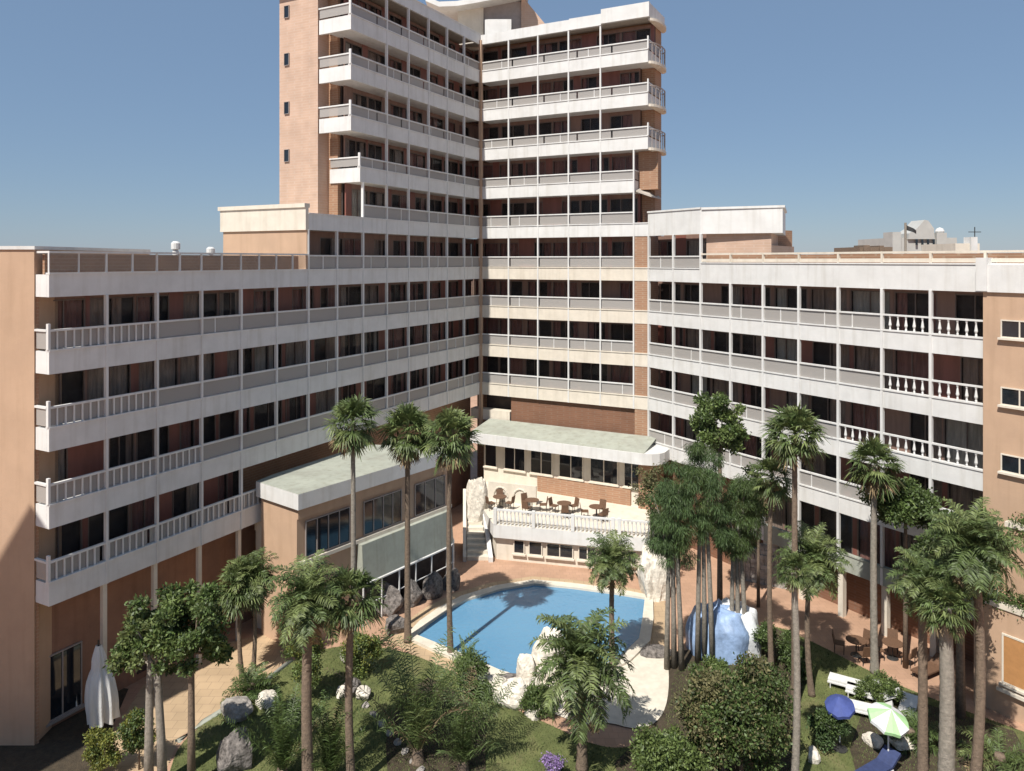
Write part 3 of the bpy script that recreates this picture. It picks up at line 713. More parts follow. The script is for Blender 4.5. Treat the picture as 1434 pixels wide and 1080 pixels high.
# dark bed in the bottom-left corner
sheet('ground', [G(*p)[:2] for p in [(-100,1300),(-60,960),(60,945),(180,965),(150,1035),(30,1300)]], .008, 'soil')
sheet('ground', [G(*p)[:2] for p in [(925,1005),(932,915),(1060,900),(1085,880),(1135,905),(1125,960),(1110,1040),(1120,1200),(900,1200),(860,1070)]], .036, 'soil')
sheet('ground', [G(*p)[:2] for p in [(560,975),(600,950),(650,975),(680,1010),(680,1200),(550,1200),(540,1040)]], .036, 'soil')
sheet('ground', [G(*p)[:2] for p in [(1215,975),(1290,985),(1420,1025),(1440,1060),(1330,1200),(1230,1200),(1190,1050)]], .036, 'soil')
# pool
pool_px = [(583,893),(600,877),(625,859),(655,843),(700,829),(748,821),(800,826),(860,834),(903,841),(900,868),(895,898),(870,922),(820,950),(745,962),(700,943),(660,925),(615,906)]
pool = [G(*p)[:2] for p in pool_px]
cx = sum(p[0] for p in pool)/len(pool); cy = sum(p[1] for p in pool)/len(pool)
def grow(pl, d):
    out = []
    for i in range(len(pl)):
        a, b, c = Vector(pl[i-1]), Vector(pl[i]), Vector(pl[(i+1)%len(pl)])
        n1 = Vector(((b-a).y, -(b-a).x)).normalized(); n2 = Vector(((c-b).y, -(c-b).x)).normalized(); nn = (n1+n2).normalized()
        if nn.dot(b-Vector((cx,cy))) < 0: nn = -nn
        out.append((b.x+nn.x*d, b.y+nn.y*d))
    return out
def ring(name, inn, out, z0, z1, m):
    mb = MB(); n = len(inn)
    vs = [(x,y,z1) for x,y in inn]+[(x,y,z1) for x,y in out]+[(x,y,z0) for x,y in inn]+[(x,y,z0) for x,y in out]; fs = []
    for i in range(n):
        j = (i+1)%n; fs += [(i,j,n+j,n+i), (2*n+i,2*n+j,j,i), (n+i,n+j,3*n+j,3*n+i)]
    mb.add(vs, fs); return mb
sheet('water', pool, .045, 'water')
mb = ring('x', pool, grow(pool, .55), 0, .16, 'deck')
tag(mb.build('pool_coping', M['deck']), 'pale stone coping ringing the blue pool', 'pool coping')
sheet('pavement', smooth_poly([tuple(G(*p)[:2]) for p in [(884,915),(925,905),(937,930),(936,985),(920,1015),(890,1024),(850,1012),(815,1018),(790,1006),(700,975),(668,958),(690,935),(745,955),(820,945),(870,922)]], 2), .048, 'deck')
sheet('pavement', grow(pool, 1.3), .012, 'sand')

# grass blades
def inpoly(x, y, poly):
    c = np.zeros(len(x), bool); n = len(poly); j = n-1
    for i in range(n):
        xi, yi = poly[i]; xj, yj = poly[j]
        cond = ((yi > y) != (yj > y)) & (x < (xj-xi)*(y-yi)/((yj-yi) or 1e-9)+xi); c ^= cond; j = i
    return c
N = 120000
gx = RNG.uniform(-17, 22, N); gy = RNG.uniform(24.5, 38, N)
k = inpoly(gx, gy, lawn); gx, gy = gx[k], gy[k]; n = len(gx)
an = RNG.uniform(0, 6.28, n); hh = RNG.uniform(.03, .085, n); lean = RNG.normal(0, .03, (n, 2)); wd = .014
V = np.zeros((n, 3, 3)); V[:,0] = np.stack([gx-wd*np.cos(an), gy-wd*np.sin(an), np.full(n, .028)], 1)
V[:,1] = np.stack([gx+wd*np.cos(an), gy+wd*np.sin(an), np.full(n, .028)], 1); V[:,2] = np.stack([gx+lean[:,0], gy+lean[:,1], .03+hh], 1)
me = rawmesh('grass', V.reshape(-1,3), np.arange(n*3).reshape(n,3), M['blade']); tag(link_mesh('grass', me), 'short mown grass of the garden lawn', 'grass', kind='stuff')

# ------------------------------------------------------------------ VEGETATION
def norm(a): return a/np.maximum(np.linalg.norm(a, axis=-1, keepdims=True), 1e-9)
def fan_crown(seed, nf=78, rad=1.0, mats=('palm','palmy','dead')):
    """fan palm crown of radius about 1.5, origin at the growing point"""
    rg = np.random.default_rng(seed); Vs = []; Fs = []; mi = []; off = 0; nbl = 16
    for i in range(nf):
        az = i*2.39996+rg.normal(0,.15); fr = i/nf
        el = R(82-146*fr)+rg.normal(0,.16); dead = fr > .84
        d = np.array([math.cos(az)*math.cos(el), math.sin(az)*math.cos(el), math.sin(el)])
        pl = rg.uniform(.5,.85)*rad; base = np.array([0,0,.12*(1-fr)]); tip = base+d*pl+np.array([0,0,-.12*pl])
        side = norm(np.cross(d, [0,0,1.])); up = np.cross(side, d)
        m = 2 if dead else (1 if rg.random() < .35 else 0)
        w_ = .018; p = [base-side*w_, base+side*w_, tip+side*w_*.6, tip-side*w_*.6]; Vs += p; Fs.append([off,off+1,off+2,off+3]); mi.append(m); off += 4
        roll = rg.normal(0,.35); s2 = side*math.cos(roll)+up*math.sin(roll); bl = rg.uniform(.55,.8)*rad*(.8 if dead else 1)
        for j in range(nbl):
            a = R(-100+200*j/(nbl-1))+rg.normal(0,.05); bd = d*math.cos(a)+s2*math.sin(a)
            ln = bl*(.62+.38*math.cos(a*.75))*rg.uniform(.85,1.1); drop = rg.uniform(.12,.38)*ln
            pn = norm(np.cross(bd, up)+rg.normal(0,.2,3)); w1 = .035*rad
            mid = tip+bd*ln*.55; end = tip+bd*ln*.95+np.array([0,0,-drop])
            Vs += [tip-pn*.006, tip+pn*.006, mid+pn*w1, mid-pn*w1, mid-pn*w1, mid+pn*w1, end+pn*.006, end-pn*.006]
            Fs += [[off,off+1,off+2,off+3],[off+4,off+5,off+6,off+7]]; mi += [m,m]; off += 8
    return rawmesh('crown', np.array(Vs), np.array(Fs), [M[x] for x in mats], np.array(mi))
def feather_crown(seed, nf=34, L=2.0, mats=('palm','palmy','dead'), elr=(80,-35), droop=.9, nl=26, ll=.5, lw=.022, spread=1.):
    rg = np.random.default_rng(seed); Vs = []; Fs = []; mi = []; off = 0
    for i in range(nf):
        fr = i/nf; az = i*2.39996+rg.normal(0,.2); el = R(elr[0]+(elr[1]-elr[0])*fr)+rg.normal(0,.1)
        ln = L*rg.uniform(.8,1.1); seg = 10; p = np.array([0,0,0.]); pts = [p]; e = el
        for k in range(seg):
            e -= droop*R(90)/seg*(.4+k/seg)*rg.uniform(.8,1.2)
            d = np.array([math.cos(az)*math.cos(e), math.sin(az)*math.cos(e), math.sin(e)]); p = p+d*ln/seg; pts.append(p)
        pts = np.array(pts); m = 2 if fr > .93 else (1 if rg.random() < .35 else 0)
        for k in range(seg):
            d = norm(pts[k+1]-pts[k]); s_ = norm(np.cross(d,[0,0,1.])); w0 = .022*(1-k/seg)+.006
            Vs += [pts[k]-s_*w0, pts[k]+s_*w0, pts[k+1]+s_*w0*.9, pts[k+1]-s_*w0*.9]; Fs.append([off,off+1,off+2,off+3]); mi.append(m); off += 4
        for j in range(nl):
            u = .14+.86*j/nl; q = u*seg; k = min(int(q), seg-1); b = pts[k]+(pts[k+1]-pts[k])*(q-k); d = norm(pts[k+1]-pts[k])
            s_ = norm(np.cross(d,[0,0,1.])); up = np.cross(s_, d)
            for sg in (-1,1):
                l_ = ll*math.sin(math.pi*min(1,u*.85+.12))**.6*rg.uniform(.8,1.15)
                ld = norm(s_*sg*spread+d*.55+up*rg.normal(.22,.25)+rg.normal(0,.1,3)); end = b+ld*l_+np.array([0,0,-.28*l_])
                mid = b+ld*l_*.5; wv = norm(np.cross(ld, up+rg.normal(0,.3,3)))*lw
                Vs += [b-wv*.3, b+wv*.3, mid+wv, mid-wv, mid-wv, mid+wv, end+wv*.15, end-wv*.15]
                Fs += [[off,off+1,off+2,off+3],[off+4,off+5,off+6,off+7]]; mi += [m,m]; off += 8
    return rawmesh('crown', np.array(Vs), np.array(Fs), [M[x] for x in mats], np.array(mi))
def leaf_cloud(seed, clusters, n, size, mats, asp=.5, droop=0., split=.35, hang=False):
    """clusters: list of (x,y,z,rx,ry,rz). leaf-sized quads through the volume of each"""
    rg = np.random.default_rng(seed); cl = np.array(clusters, float); vol = cl[:,3]*cl[:,4]*cl[:,5]; vol = vol**.8
    idx = rg.choice(len(cl), n, p=vol/vol.sum()); c = cl[idx]
    d = norm(rg.normal(size=(n,3))); r = rg.random(n)**(1/2.2); pos = c[:,:3]+d*r[:,None]*c[:,3:6]
    pos += rg.normal(0, .05, (n,3))
    a = norm(rg.normal(size=(n,3))+d*.7) if not hang else norm(rg.normal(0,.35,(n,3))+np.array([0,0,-1.])+d*.6)
    a[:,2] -= droop; a = norm(a); b = norm(np.cross(a, rg.normal(size=(n,3))))
    L = (size*rg.uniform(.6,1.3,n))[:,None]; W = L*asp
    V = np.stack([pos-b*W*.15, pos+a*L*.5+b*W*.5, pos+a*L, pos+a*L*.5-b*W*.5], 1).reshape(-1,3)
    mi = (rg.random(len(cl)) < split).astype(int)[idx]
    mi = np.where(rg.random(n) < .15, 1-mi, mi)
    return rawmesh('crown', V, np.arange(n*4).reshape(n,4), [M[x] for x in mats], mi)
def blob_clusters(seed, R3, n, cr, flat=0.0, bottom=-1):
    rg = np.random.default_rng(seed); out = []
    while len(out) < n:
        d = rg.normal(size=3); d /= np.linalg.norm(d); r = rg.uniform(.45,1.0)
        if d[2] < bottom: continue
        k = cr*rg.uniform(.6,1.35); out.append((d[0]*R3[0]*r, d[1]*R3[1]*r, d[2]*R3[2]*r, k, k, k*.8))
    return out
def trunk_mesh(hgt, r0, r1, bend=(0,0), seed=0, mt='bark', seg=10, ring=True):
    rg = random.Random(seed); mb = MB(); pts = []; rad = []; n = max(8, int(hgt/.16))
    for i in range(n+1):
        u = i/n; pts.append((bend[0]*(u*u-u)*1.0, bend[1]*(u*u-u), hgt*u))
        fl = .35*math.exp(-u*hgt/.5); rad.append((r0+(r1-r0)*u)*(1+fl+(.06 if (ring and i % 2) else 0)+rg.uniform(-.02,.02)))
    mb.tube(pts, rad, seg); return mb
FAN = [fan_crown(1, 70), fan_crown(2, 84, 1.05), fan_crown(3, 62, .95)]
FANT = [fan_crown(s, 74, 1.05, ('palm','palmy','dead')) for s in (7,8)]
FEA = [feather_crown(s, 56, nl=34, lw=.028, ll=.46) for s in (11,12)]
def palm(base, crown_z, sc, var, label, name='palm_tree', group='tall palms round the garden', r0=.17, bend=(0,0), me=None, mt='bark', seed=0):
    e = empty(name, base, label, 'palm tree', group)
    h = crown_z-base[2]
    if bend == (0,0): rb = random.Random(label+'b'); bend = (rb.uniform(-.45,.45), rb.uniform(-.3,.3))
    trunk_mesh(h, r0, r0*.72, bend, seed, mt).build('trunk', M[mt], e, True)
    rr_ = random.Random(label); c = link_mesh('crown', me or FAN[var % 3], e, (0,0,h), rr_.uniform(0,6.28), sc)
    c.rotation_euler[0] = rr_.uniform(-.16,.16); c.rotation_euler[1] = rr_.uniform(-.16,.16)
    return e
def palm_px(px, basey, crowny, wpx, label, var=0, kind='fan', r0=.16, bend=(0,0), Y=None, hz=1.0, mt='bark', seed=None):
    b = G(px, basey) if Y is None else Vector(((px-717)/F*Y, Y, 0))
    Y = b.y; cz = H-(crowny-HOR)/F*Y; rr = wpx/2/F*Y
    lst = {'fan':FAN, 'fant':FANT, 'fea':FEA}[kind]; me = lst[var % len(lst)]
    s = rr/{'fan':1.42,'fant':1.5,'fea':1.75}[kind]
    return palm(b, cz, (s, s, s*hz), var, label, r0=r0, bend=bend, me=me, mt=mt, seed=(px % 17) if seed is None else seed)
palm_px(494, 925, 592, 92, 'slim palm with pale crown before the green pavilion roof, nearest the left wing', 0, 'fan', .13, mt='barkg')
palm_px(571, 899, 606, 92, 'slim dark palm before the pavilion windows with its crown over the green roof', 1, 'fan', .15)
palm_px(631, 917, 612, 96, 'tall dark trunked palm standing at the left edge of the blue pool', 2, 'fant', .13)
palm_px(433, 1120, 838, 124, 'stout palm with shaggy crown on the left lawn, its trunk pale at the top', 0, 'fea', .20)
palm_px(493, 1110, 838, 106, 'brown trunked palm with dark bushy crown beside the shaggy palm on the left lawn', 1, 'fant', .15)
palm_px(815, 1078, 928, 150, 'short full crowned palm in front of the white pool rocks', 1, 'fea', .18, hz=1.15)
palm_px(858, 938, 785, 82, 'small palm with drooping fronds on the far right side of the pool', 0, 'fea', .13)
palm_px(1113, 990, 610, 96, 'tall palm with round leafy crown in front of the right wing balconies, trunk dark', 1, 'fan', .14)
palm_px(1081, 950, 672, 80, 'thin palm with loose narrow crown just left of the tall round crowned palm', 2, 'fan', .12)
palm_px(1137, 975, 782, 100, 'leaning short palm with yellow green drooping crown before the green parapet', 0, 'fea', .12, bend=(.8,0))
palm_px(1225, 943, 652, 92, 'solitary tall palm standing on the terracotta path edge with round crown', 0, 'fant', .16, mt='barkg')
palm_px(1292, 1105, 812, 92, 'dark trunked palm behind the green parasol with a drooping crown', 1, 'fea', .17)
palm_px(1362, 1120, 765, 124, 'tall leaning palm at the right edge with long upright feathery fronds', 0, 'fea', .17, bend=(-1.1,0), hz=1.1)
palm_px(1323, 1135, 850, 84, 'thick pale trunked palm between the two dark trunks on the right lawn', 1, 'fan', .26, mt='barkg')
palm_px(1111, 1125, 800, 66, 'slender grey palm rising from the brown bush beside the right lawn', 2, 'fan', .13, mt='barkg')

def tree(name, base, hgt, R3, ncl, cr, nleaf, size, mats, label, cat='tree', group=None, tr=.12, stems=((0,0),), seed=0, asp=.5, hang=False, cz=None, split=.35, mt='bark', bottom=-.75):
    e = empty(name, base, label, cat, group); czz = cz if cz is not None else hgt-R3[2]
    cls = blob_clusters(seed, R3, ncl, cr, bottom=bottom); mb = MB(); rg = random.Random(seed)
    for sx, sy in stems:
        top = Vector((sx*.4, sy*.4, czz-.2*R3[2])); mb.tube([(sx,sy,0),(sx*.85,sy*.85,czz*.35),(sx*.6,sy*.6,czz*.7),top], [tr*1.25,tr,tr*.85,tr*.6], 8)
    for c in cls[:max(6, ncl//3)]:
        s0 = rg.choice(stems); b = Vector((s0[0]*.5, s0[1]*.5, max(.1, czz-.45*R3[2]))); t_ = Vector((c[0],c[1],czz+c[2])); m_ = b.lerp(t_, .5)+Vector((rg.uniform(-.1,.1), rg.uniform(-.1,.1), -.1))
        mb.tube([b, m_, t_], [tr*.5, tr*.32, tr*.12], 5)
    mb.build('trunk', M[mt], e, True)
    me = leaf_cloud(seed, [(c[0],c[1],c[2]+czz,c[3],c[4],c[5]) for c in cls], nleaf, size, mats, asp, 0, split, hang)
    link_mesh('crown', me, e); return e
def tree_px(name, px, basey, topy, wpx, label, ncl=38, cr=.35, nleaf=15000, size=.13, mats=('leaf','leafl'), cat='tree', group=None, Y=None, thick=None, **kw):
    b = G(px, basey) if Y is None else Vector(((px-717)/F*Y, Y, 0)); Y = b.y
    h = H-(topy-HOR)/F*Y; rx = wpx/2/F*Y; rz = thick/2/F*Y if thick else rx
    rx = max(rx-cr*.6, .2); rz2 = max(rz-cr*.6, .2)
    return tree(name, b, h-cr*.5, (rx, rx*.9, rz2), ncl, cr, nleaf, size, mats, label, cat, group, **kw)
# left group
tree_px('broadleaf_tree', 268, 1105, 806, 132, 'dense dark leafy tree with a slim dark trunk at the left path', 46, .30, 15000, .15, ('leaf','leafl'), thick=155, tr=.13, seed=5)
tree_px('broadleaf_tree', 212, 1110, 832, 104, 'grey green leafy tree with forked pale trunks, leftmost beside the path', 36, .28, 10000, .15, ('leaf','palmy'), thick=140, tr=.15, seed=6, stems=((-.1,0),(.35,.1)), mt='barkg')
palm_px(339, 948, 822, 84, 'small slim palm at the far end of the tan path, left of its twin', 1, 'fan', .10, bend=(.5,0))
palm_px(354, 946, 806, 76, 'small slim palm at the far end of the tan path, right of its twin', 0, 'fea', .10, bend=(-.4,0))
# casuarina grove, dark
cas = [(940,938,640,78,'dark drooping casuarina nearest the white lantern, left of the grove'), (983,930,605,88,'tall dark green casuarina in the middle of the grove beside the pool'),
       (1030,915,650,84,'wispy olive casuarina on the right side of the dark grove')]
for i, (px, by, ty, wd_, lb) in enumerate(cas):
    tree_px('casuarina_tree', px, by, ty, wd_, lb, 50, .36, 26000, .22, ('needle','leaf') if i < 2 else ('leaf','needle'), 'tree', 'casuarina trees between the pool and the right wing', thick=185-30*(i == 2), tr=.11, asp=.09, hang=True, seed=20+i, split=.22, stems=((-.2,0),(.15,.1),(.45,-.1)), mt='barkg')
tree_px('broadleaf_tree', 1008, 880, 546, 95, 'bright green leafy tree top rising above the dark casuarinas', 34, .32, 12000, .17, ('leafl','leaf'), thick=110, tr=.13, seed=31)
tree_px('broadleaf_tree', 1062, 850, 650, 60, 'loose reddish green tree against the lower right wing balcony', 22, .4, 7000, .16, ('leaf','leafb'), thick=90, tr=.08, seed=32)
tree_px('broadleaf_tree', 1345, 1005, 700, 135, 'wide dark green tree leaning on the end of the right wing', 46, .45, 17000, .17, ('leaf','palm'), thick=150, tr=.16, seed=33, split=.3)
tree_px('broadleaf_tree', 1268, 935, 668, 105, 'dark climbing tree filling the last balcony of the right wing', 34, .5, 14000, .17, ('leaf','leafl'), thick=80, tr=.1, seed=34, split=.15)
tree_px('flowering_tree', 912, 830, 640, 60, 'bare reddish twiggy shrub tree at the corner of the poolside terrace', 18, .35, 3500, .13, ('leafb','leaf'), thick=110, tr=.07, seed=35)
# shrubs
tree_px('round_bush', 1035, 1092, 925, 170, 'big brownish green rounded bush right of the pool deck', 70, .5, 36000, .13, ('leaf','leafb'), 'bush', tr=.08, seed=41, split=.42, stems=((-.6,0),(.5,.2),(0,-.3)), bottom=-1, thick=150)
tree_px('leafy_bush', 940, 1112, 1018, 130, 'light green leafy bush at the bottom edge below the pool deck', 40, .35, 16000, .12, ('leafl','leaf'), 'bush', tr=.05, seed=42, split=.3, bottom=-1, thick=90)
tree_px('leafy_bush', 1010, 955, 925, 100, 'low bright green bush under the blue and white tarpaulin dome', 28, .25, 9000, .1, ('leafl','leaf'), 'bush', tr=.03, seed=43, thick=40, bottom=-1)
tree_px('leafy_bush', 1085, 930, 872, 60, 'dark low shrub at the edge of the path beside the thin palm trunks', 20, .25, 6000, .1, ('leaf','leafl'), 'bush', tr=.03, seed=44, thick=52, bottom=-1, split=.1)
tree_px('leafy_bush', 1120, 950, 905, 55, 'dark shrub on the lawn corner where the path turns', 16, .25, 5000, .1, ('leaf','palm'), 'bush', tr=.03, seed=45, thick=45, bottom=-1, split=.1)
tree_px('leafy_bush', 758, 1000, 962, 54, 'green shrub spilling over the white pool rocks left of the short palm', 28, .25, 8000, .11, ('leafl','leaf'), 'bush', tr=.04, seed=46, thick=40, bottom=-1)
tree_px('leafy_bush', 660, 975, 912, 62, 'rounded olive shrub at the near left corner of the pool', 22, .3, 8000, .1, ('leaf','leafl'), 'bush', tr=.04, seed=47, thick=65, bottom=-1)
tree_px('leafy_bush', 505, 945, 880, 70, 'yellow green bush behind the palm trunks of the left lawn', 26, .3, 9000, .11, ('leafl','leafy'), 'bush', tr=.04, seed=48, thick=65, bottom=-1)
tree_px('leafy_bush', 425, 985, 870, 60, 'pale yellow green shrub wrapped round the stout palm trunk', 24, .3, 8000, .11, ('leafl','leafy'), 'bush', tr=.04, seed=49, thick=95, bottom=-1)
tree_px('leafy_bush', 142, 1085, 1022, 52, 'small yellow olive bush at the foot of the tan path', 20, .22, 7000, .09, ('leafy','leafl'), 'bush', tr=.03, seed=50, thick=60, bottom=-1)
tree_px('leafy_bush', 195, 1078, 985, 55, 'dull green shrub under the forked pale trunks', 20, .25, 7000, .1, ('leaf','leafy'), 'bush', tr=.03, seed=51, thick=80, bottom=-1)
tree_px('leafy_bush', 35, 1000, 925, 90, 'very dark bush against the brown wall in the shaded left corner', 24, .4, 8000, .14, ('needle','leaf'), 'bush', tr=.04, seed=52, thick=80, bottom=-1)
tree_px('leafy_bush', 1235, 985, 950, 70, 'low light green plants beside the white sun loungers on the right lawn', 20, .2, 7000, .09, ('leafl','leaf'), 'bush', tr=.02, seed=53, thick=36, bottom=-1)
tree_px('leafy_bush', 1158, 1050, 985, 50, 'dark round shrub beside the blue parasol', 18, .25, 6000, .1, ('leaf','needle'), 'bush', tr=.03, seed=54, thick=60, bottom=-1)
M['purple'] = mat('purple_petal', (.30, .20, .42), .6, .3, 3, island=.4, translucent=.2)
tree_px('flowering_bush', 776, 1092, 1052, 34, 'small purple flowering bush at the bottom edge left of the short palm', 16, .12, 5000, .07, ('purple','leafl'), 'bush', tr=.02, seed=55, thick=34, bottom=-1, split=.3)
def spiky(px, basey, topy, label, seed, nf=30, mats=('palm','palmy','dead'), elr=(85,20), name='clumping_palm', cat='shrub', droop=.7, nl=30, ll=.5, lw=.02, spread=1.):
    b = G(px, basey); h = H-(topy-HOR)/F*b.y; me = feather_crown(seed, nf, h*1.08, mats, elr, droop, nl, ll, lw, spread)
    e = empty(name, b, label, cat); link_mesh('crown', me, e, (0,0,.25))
    MB_ = trunk_mesh(.5, .2, .14, seed=seed); MB_.build('trunk', M['bark'], e, True); return e
spiky(585, 1068, 905, 'large arching clump of date palm fronds at the near left of the pool', 61, 32, elr=(88,60), ll=.5, droop=.5)
spiky(648, 1085, 965, 'darker second palm clump right of the arching date palm', 62, 20, ('palm','palm','dead'), elr=(88,55), droop=.45)
spiky(395, 1095, 985, 'dark spiky cycad clump at the bottom edge between boulder and stout palm', 63, 22, ('leaf','leaf','dead'), elr=(88,55), droop=.3, nl=34, ll=.35)
spiky(462, 1100, 1000, 'upright dark cycad between the two palm trunks at the bottom edge', 64, 20, ('leaf','leaf','dead'), elr=(88,60), droop=.2, nl=34, ll=.32)
spiky(352, 975, 938, 'small dark fern like plant at the edge of the tan path', 65, 22, ('leaf','palm','dead'), elr=(70,5), ll=.3)
spiky(1400, 1075, 1010, 'low broad leaved spiky plant at the right end of the lawn', 67, 18, ('palm','palmy','dead'), elr=(45,0), ll=.35)
spiky(1275, 1040, 995, 'dark spiky plant between the green parasol and the thick trunk', 68, 22, ('leaf','palm','dead'), elr=(60,0), ll=.35)
spiky(650, 935, 900, 'thin dark reeds sticking up over the near pool edge', 69, 10, ('leaf','palm','dead'), elr=(80,40), ll=.12, lw=.012)
def hedge(run, t0, t1, o0, o1, z0, z1, label, seed, n=9000):
    rg = random.Random(seed); cl = []
    for i in range(int((t1-t0)/.3)):
        p = run.P(t0+.3*i, (o0+o1)/2, (z0+z1)/2+rg.uniform(-.1,.12)); cl.append((*p, .35, .35, (z1-z0)*.55))
    e = run.P(t0, (o0+o1)/2, z0); me = leaf_cloud(seed, [(c[0]-e[0],c[1]-e[1],c[2]-e[2],*c[3:]) for c in cl], n, .12, ('leaf','leafl'), .5, 0, .4)
    tag(link_mesh('hedge', me, None, e), label, 'hedge')
hedge(Sr, SL+.9, SL+9, 1.3, 1.95, 3.9, 4.95, 'trailing hedge planted on the lower peach tier at the right edge', 71)
hedge(Sr, SL+1.7, SL+9, .6, 1.1, 6.9, 8.1, 'leafy hedge planted on the upper tier under the small windows', 72)

# ------------------------------------------------------------------ ROCKS
def rock_mesh(seed, s, mt, sub=4, rough=.42):
    bm = bmesh.new(); bmesh.ops.create_icosphere(bm, subdivisions=sub, radius=1); rg = np.random.default_rng(seed)
    pl = [(norm(rg.normal(size=3)), rg.uniform(.55,.9)) for _ in range(12)]
    for v in bm.verts:
        p = np.array(v.co)
        for n_, d_ in pl:
            k = p.dot(n_)
            if k > d_: p = p-n_*(k-d_)*.9
        q_ = np.sin(p*5.3+seed)+.6*np.sin(p[[1,2,0]]*11.7+seed*2)+.35*np.sin(p[[2,0,1]]*23+seed); p = p*(1+rough*.11*float(q_.sum())/2+rg.normal(0, rough*.035)); v.co = Vector((p[0]*s[0], p[1]*s[1], p[2]*s[2]))
    me = bpy.data.meshes.new('boulder'); bm.to_mesh(me); bm.free(); me.materials.append(M[mt]); return me
def rock(px, py, wpx, hpx, mt, label, seed, group=None, z=0., name='boulder', dy=1.0):
    b = G(px, py, z); a = wpx/2/F*b.y; c = hpx/F*b.y*.62
    o = link_mesh(name, rock_mesh(seed, (a, a*dy, c), mt), None, (b.x, b.y, z+c*.45), 0); return tag(o, label, 'rock', group)
rock(330, 1002, 50, 30, 'rock', 'smooth flat grey boulder at the left lawn edge', 1)
rock(332, 1075, 54, 62, 'rockd', 'jagged black and white lava rock at the bottom left lawn', 2)
rock(376, 985, 34, 20, 'rockw', 'yellowish flat stone beside the small fern plant', 3)
rock(478, 975, 20, 16, 'rockw', 'small white stone at the left of the stone pair on the lawn', 4, )
rock(508, 978, 26, 18, 'rockw', 'pale stone just right of the brown palm trunk', 5)
rock(492, 972, 28, 28, 'rockd', 'dark stone between the two pale stones on the left lawn', 6)
rock(492, 925, 40, 26, 'rock', 'pinkish grey stone at the top of the left lawn under the bushes', 7)
EO = ['first','second','third','fourth','fifth','sixth','seventh','eighth']
for i in range(8): rock(512+i*11, 990+i*13, 13, 8, 'rock', EO[i]+' small grey edging stone from the top of the line across the left lawn', 80+i, 'small edging stones crossing the left lawn')
wr = [(668,958,30,16,'flat grey white rock at the near left pool corner'),(690,968,44,30,'broad white rock left of the pool rockery'),(722,985,60,38,'white rock slab sloping down to the lawn'),
      (752,1002,44,26,'white rock at the lawn corner below the rockery'),(738,958,34,56,'upright brownish white rock with cactus shape on the rockery'),(768,948,66,80,'tallest white rock of the pool rockery'),
      (745,968,34,28,'jagged white rock at the foot of the rockery'),(796,932,44,50,'rounded white rock half hidden by the short palm'),(715,962,22,16,'small knobbly white rock at the water line'),(780,912,26,34,'narrow white rock topping the rockery')]
for i, (px, py, w_, h_, lb) in enumerate(wr): rock(px, py, w_, h_, 'rockw' if i else 'rock', lb, 100+i, 'white rocks of the pool rockery', dy=.7)
rock(712, 958, 60, 12, 'rockd', 'dark wet pebbly ledge where the water meets the rockery', 120, dy=.6)
rock(920, 918, 62, 16, 'rockd', 'dark grey pebble strip between pool corner and pale deck', 121, dy=.5)
rr_ = [(1262,1045,36,18,'pale boulder at the foot of the green parasol'),(1283,1035,22,20,'small pale boulder beside the dark palm trunk'),(1139,1065,22,22,'tan stone at the left edge of the right lawn'),(1222,1042,30,18,'grey white boulder left below the green parasol')]
for i, (px, py, w_, h_, lb) in enumerate(rr_): rock(px, py, w_, h_, 'rockw', lb, 130+i, 'pale boulders on the right lawn')
# white rockwork pillar left of the terrace
o = link_mesh('rockwork_pillar', rock_mesh(150, (.75,.6,2.6), 'rockw', 4, .5), None, (at(668,700,49).x, 49, 2.4)); tag(o, 'tall craggy white rockwork pillar left of the terrace steps', 'rockwork')
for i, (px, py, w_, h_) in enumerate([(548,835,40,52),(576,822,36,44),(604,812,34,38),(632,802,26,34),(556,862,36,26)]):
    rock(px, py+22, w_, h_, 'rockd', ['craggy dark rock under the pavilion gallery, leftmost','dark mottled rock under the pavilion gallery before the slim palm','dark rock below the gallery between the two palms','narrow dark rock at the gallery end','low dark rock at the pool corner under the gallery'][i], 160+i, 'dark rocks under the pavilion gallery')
# rough cliff-like wall right of the pool
o = link_mesh('rock_wall', rock_mesh(170, (1.0,1.6,2.6), 'rockw', 4, .6), None, (at(915,800,41.5).x, 41.5, .9)); tag(o, 'weathered tan rock face right of the pool below the terrace corner', 'rock wall')
# stone garden wall on the right
sw = empty('stone_garden_wall', at(1058,800,43), 'rubble stone garden wall in front of the brown wall below the right wing', 'wall'); sw.location.z = 0
rs = Run((at(1025,0,43.5).x, 43.5), (.86,-.5), 1); mb = MB(); 
for k in range(13):
    hh = 1.5+.13*k; 
    for j in range(int(hh/.28)):
        a = random.uniform(-.05,.05); rs.box(mb, k*.26+a*.5, k*.26+.25+a*.3, -.3, random.uniform(0,.09), j*.28, j*.28+.265)
me_ = mb.build('stones', M['rock'], sw); me_.location = (-sw.location.x, -sw.location.y, 0)
mb = MB(); rs.box(mb, 0, 3.4, -.28, -.05, 0, 1.4); me_ = mb.build('core', M['cream'], sw); me_.location = (-sw.location.x, -sw.location.y, 0)

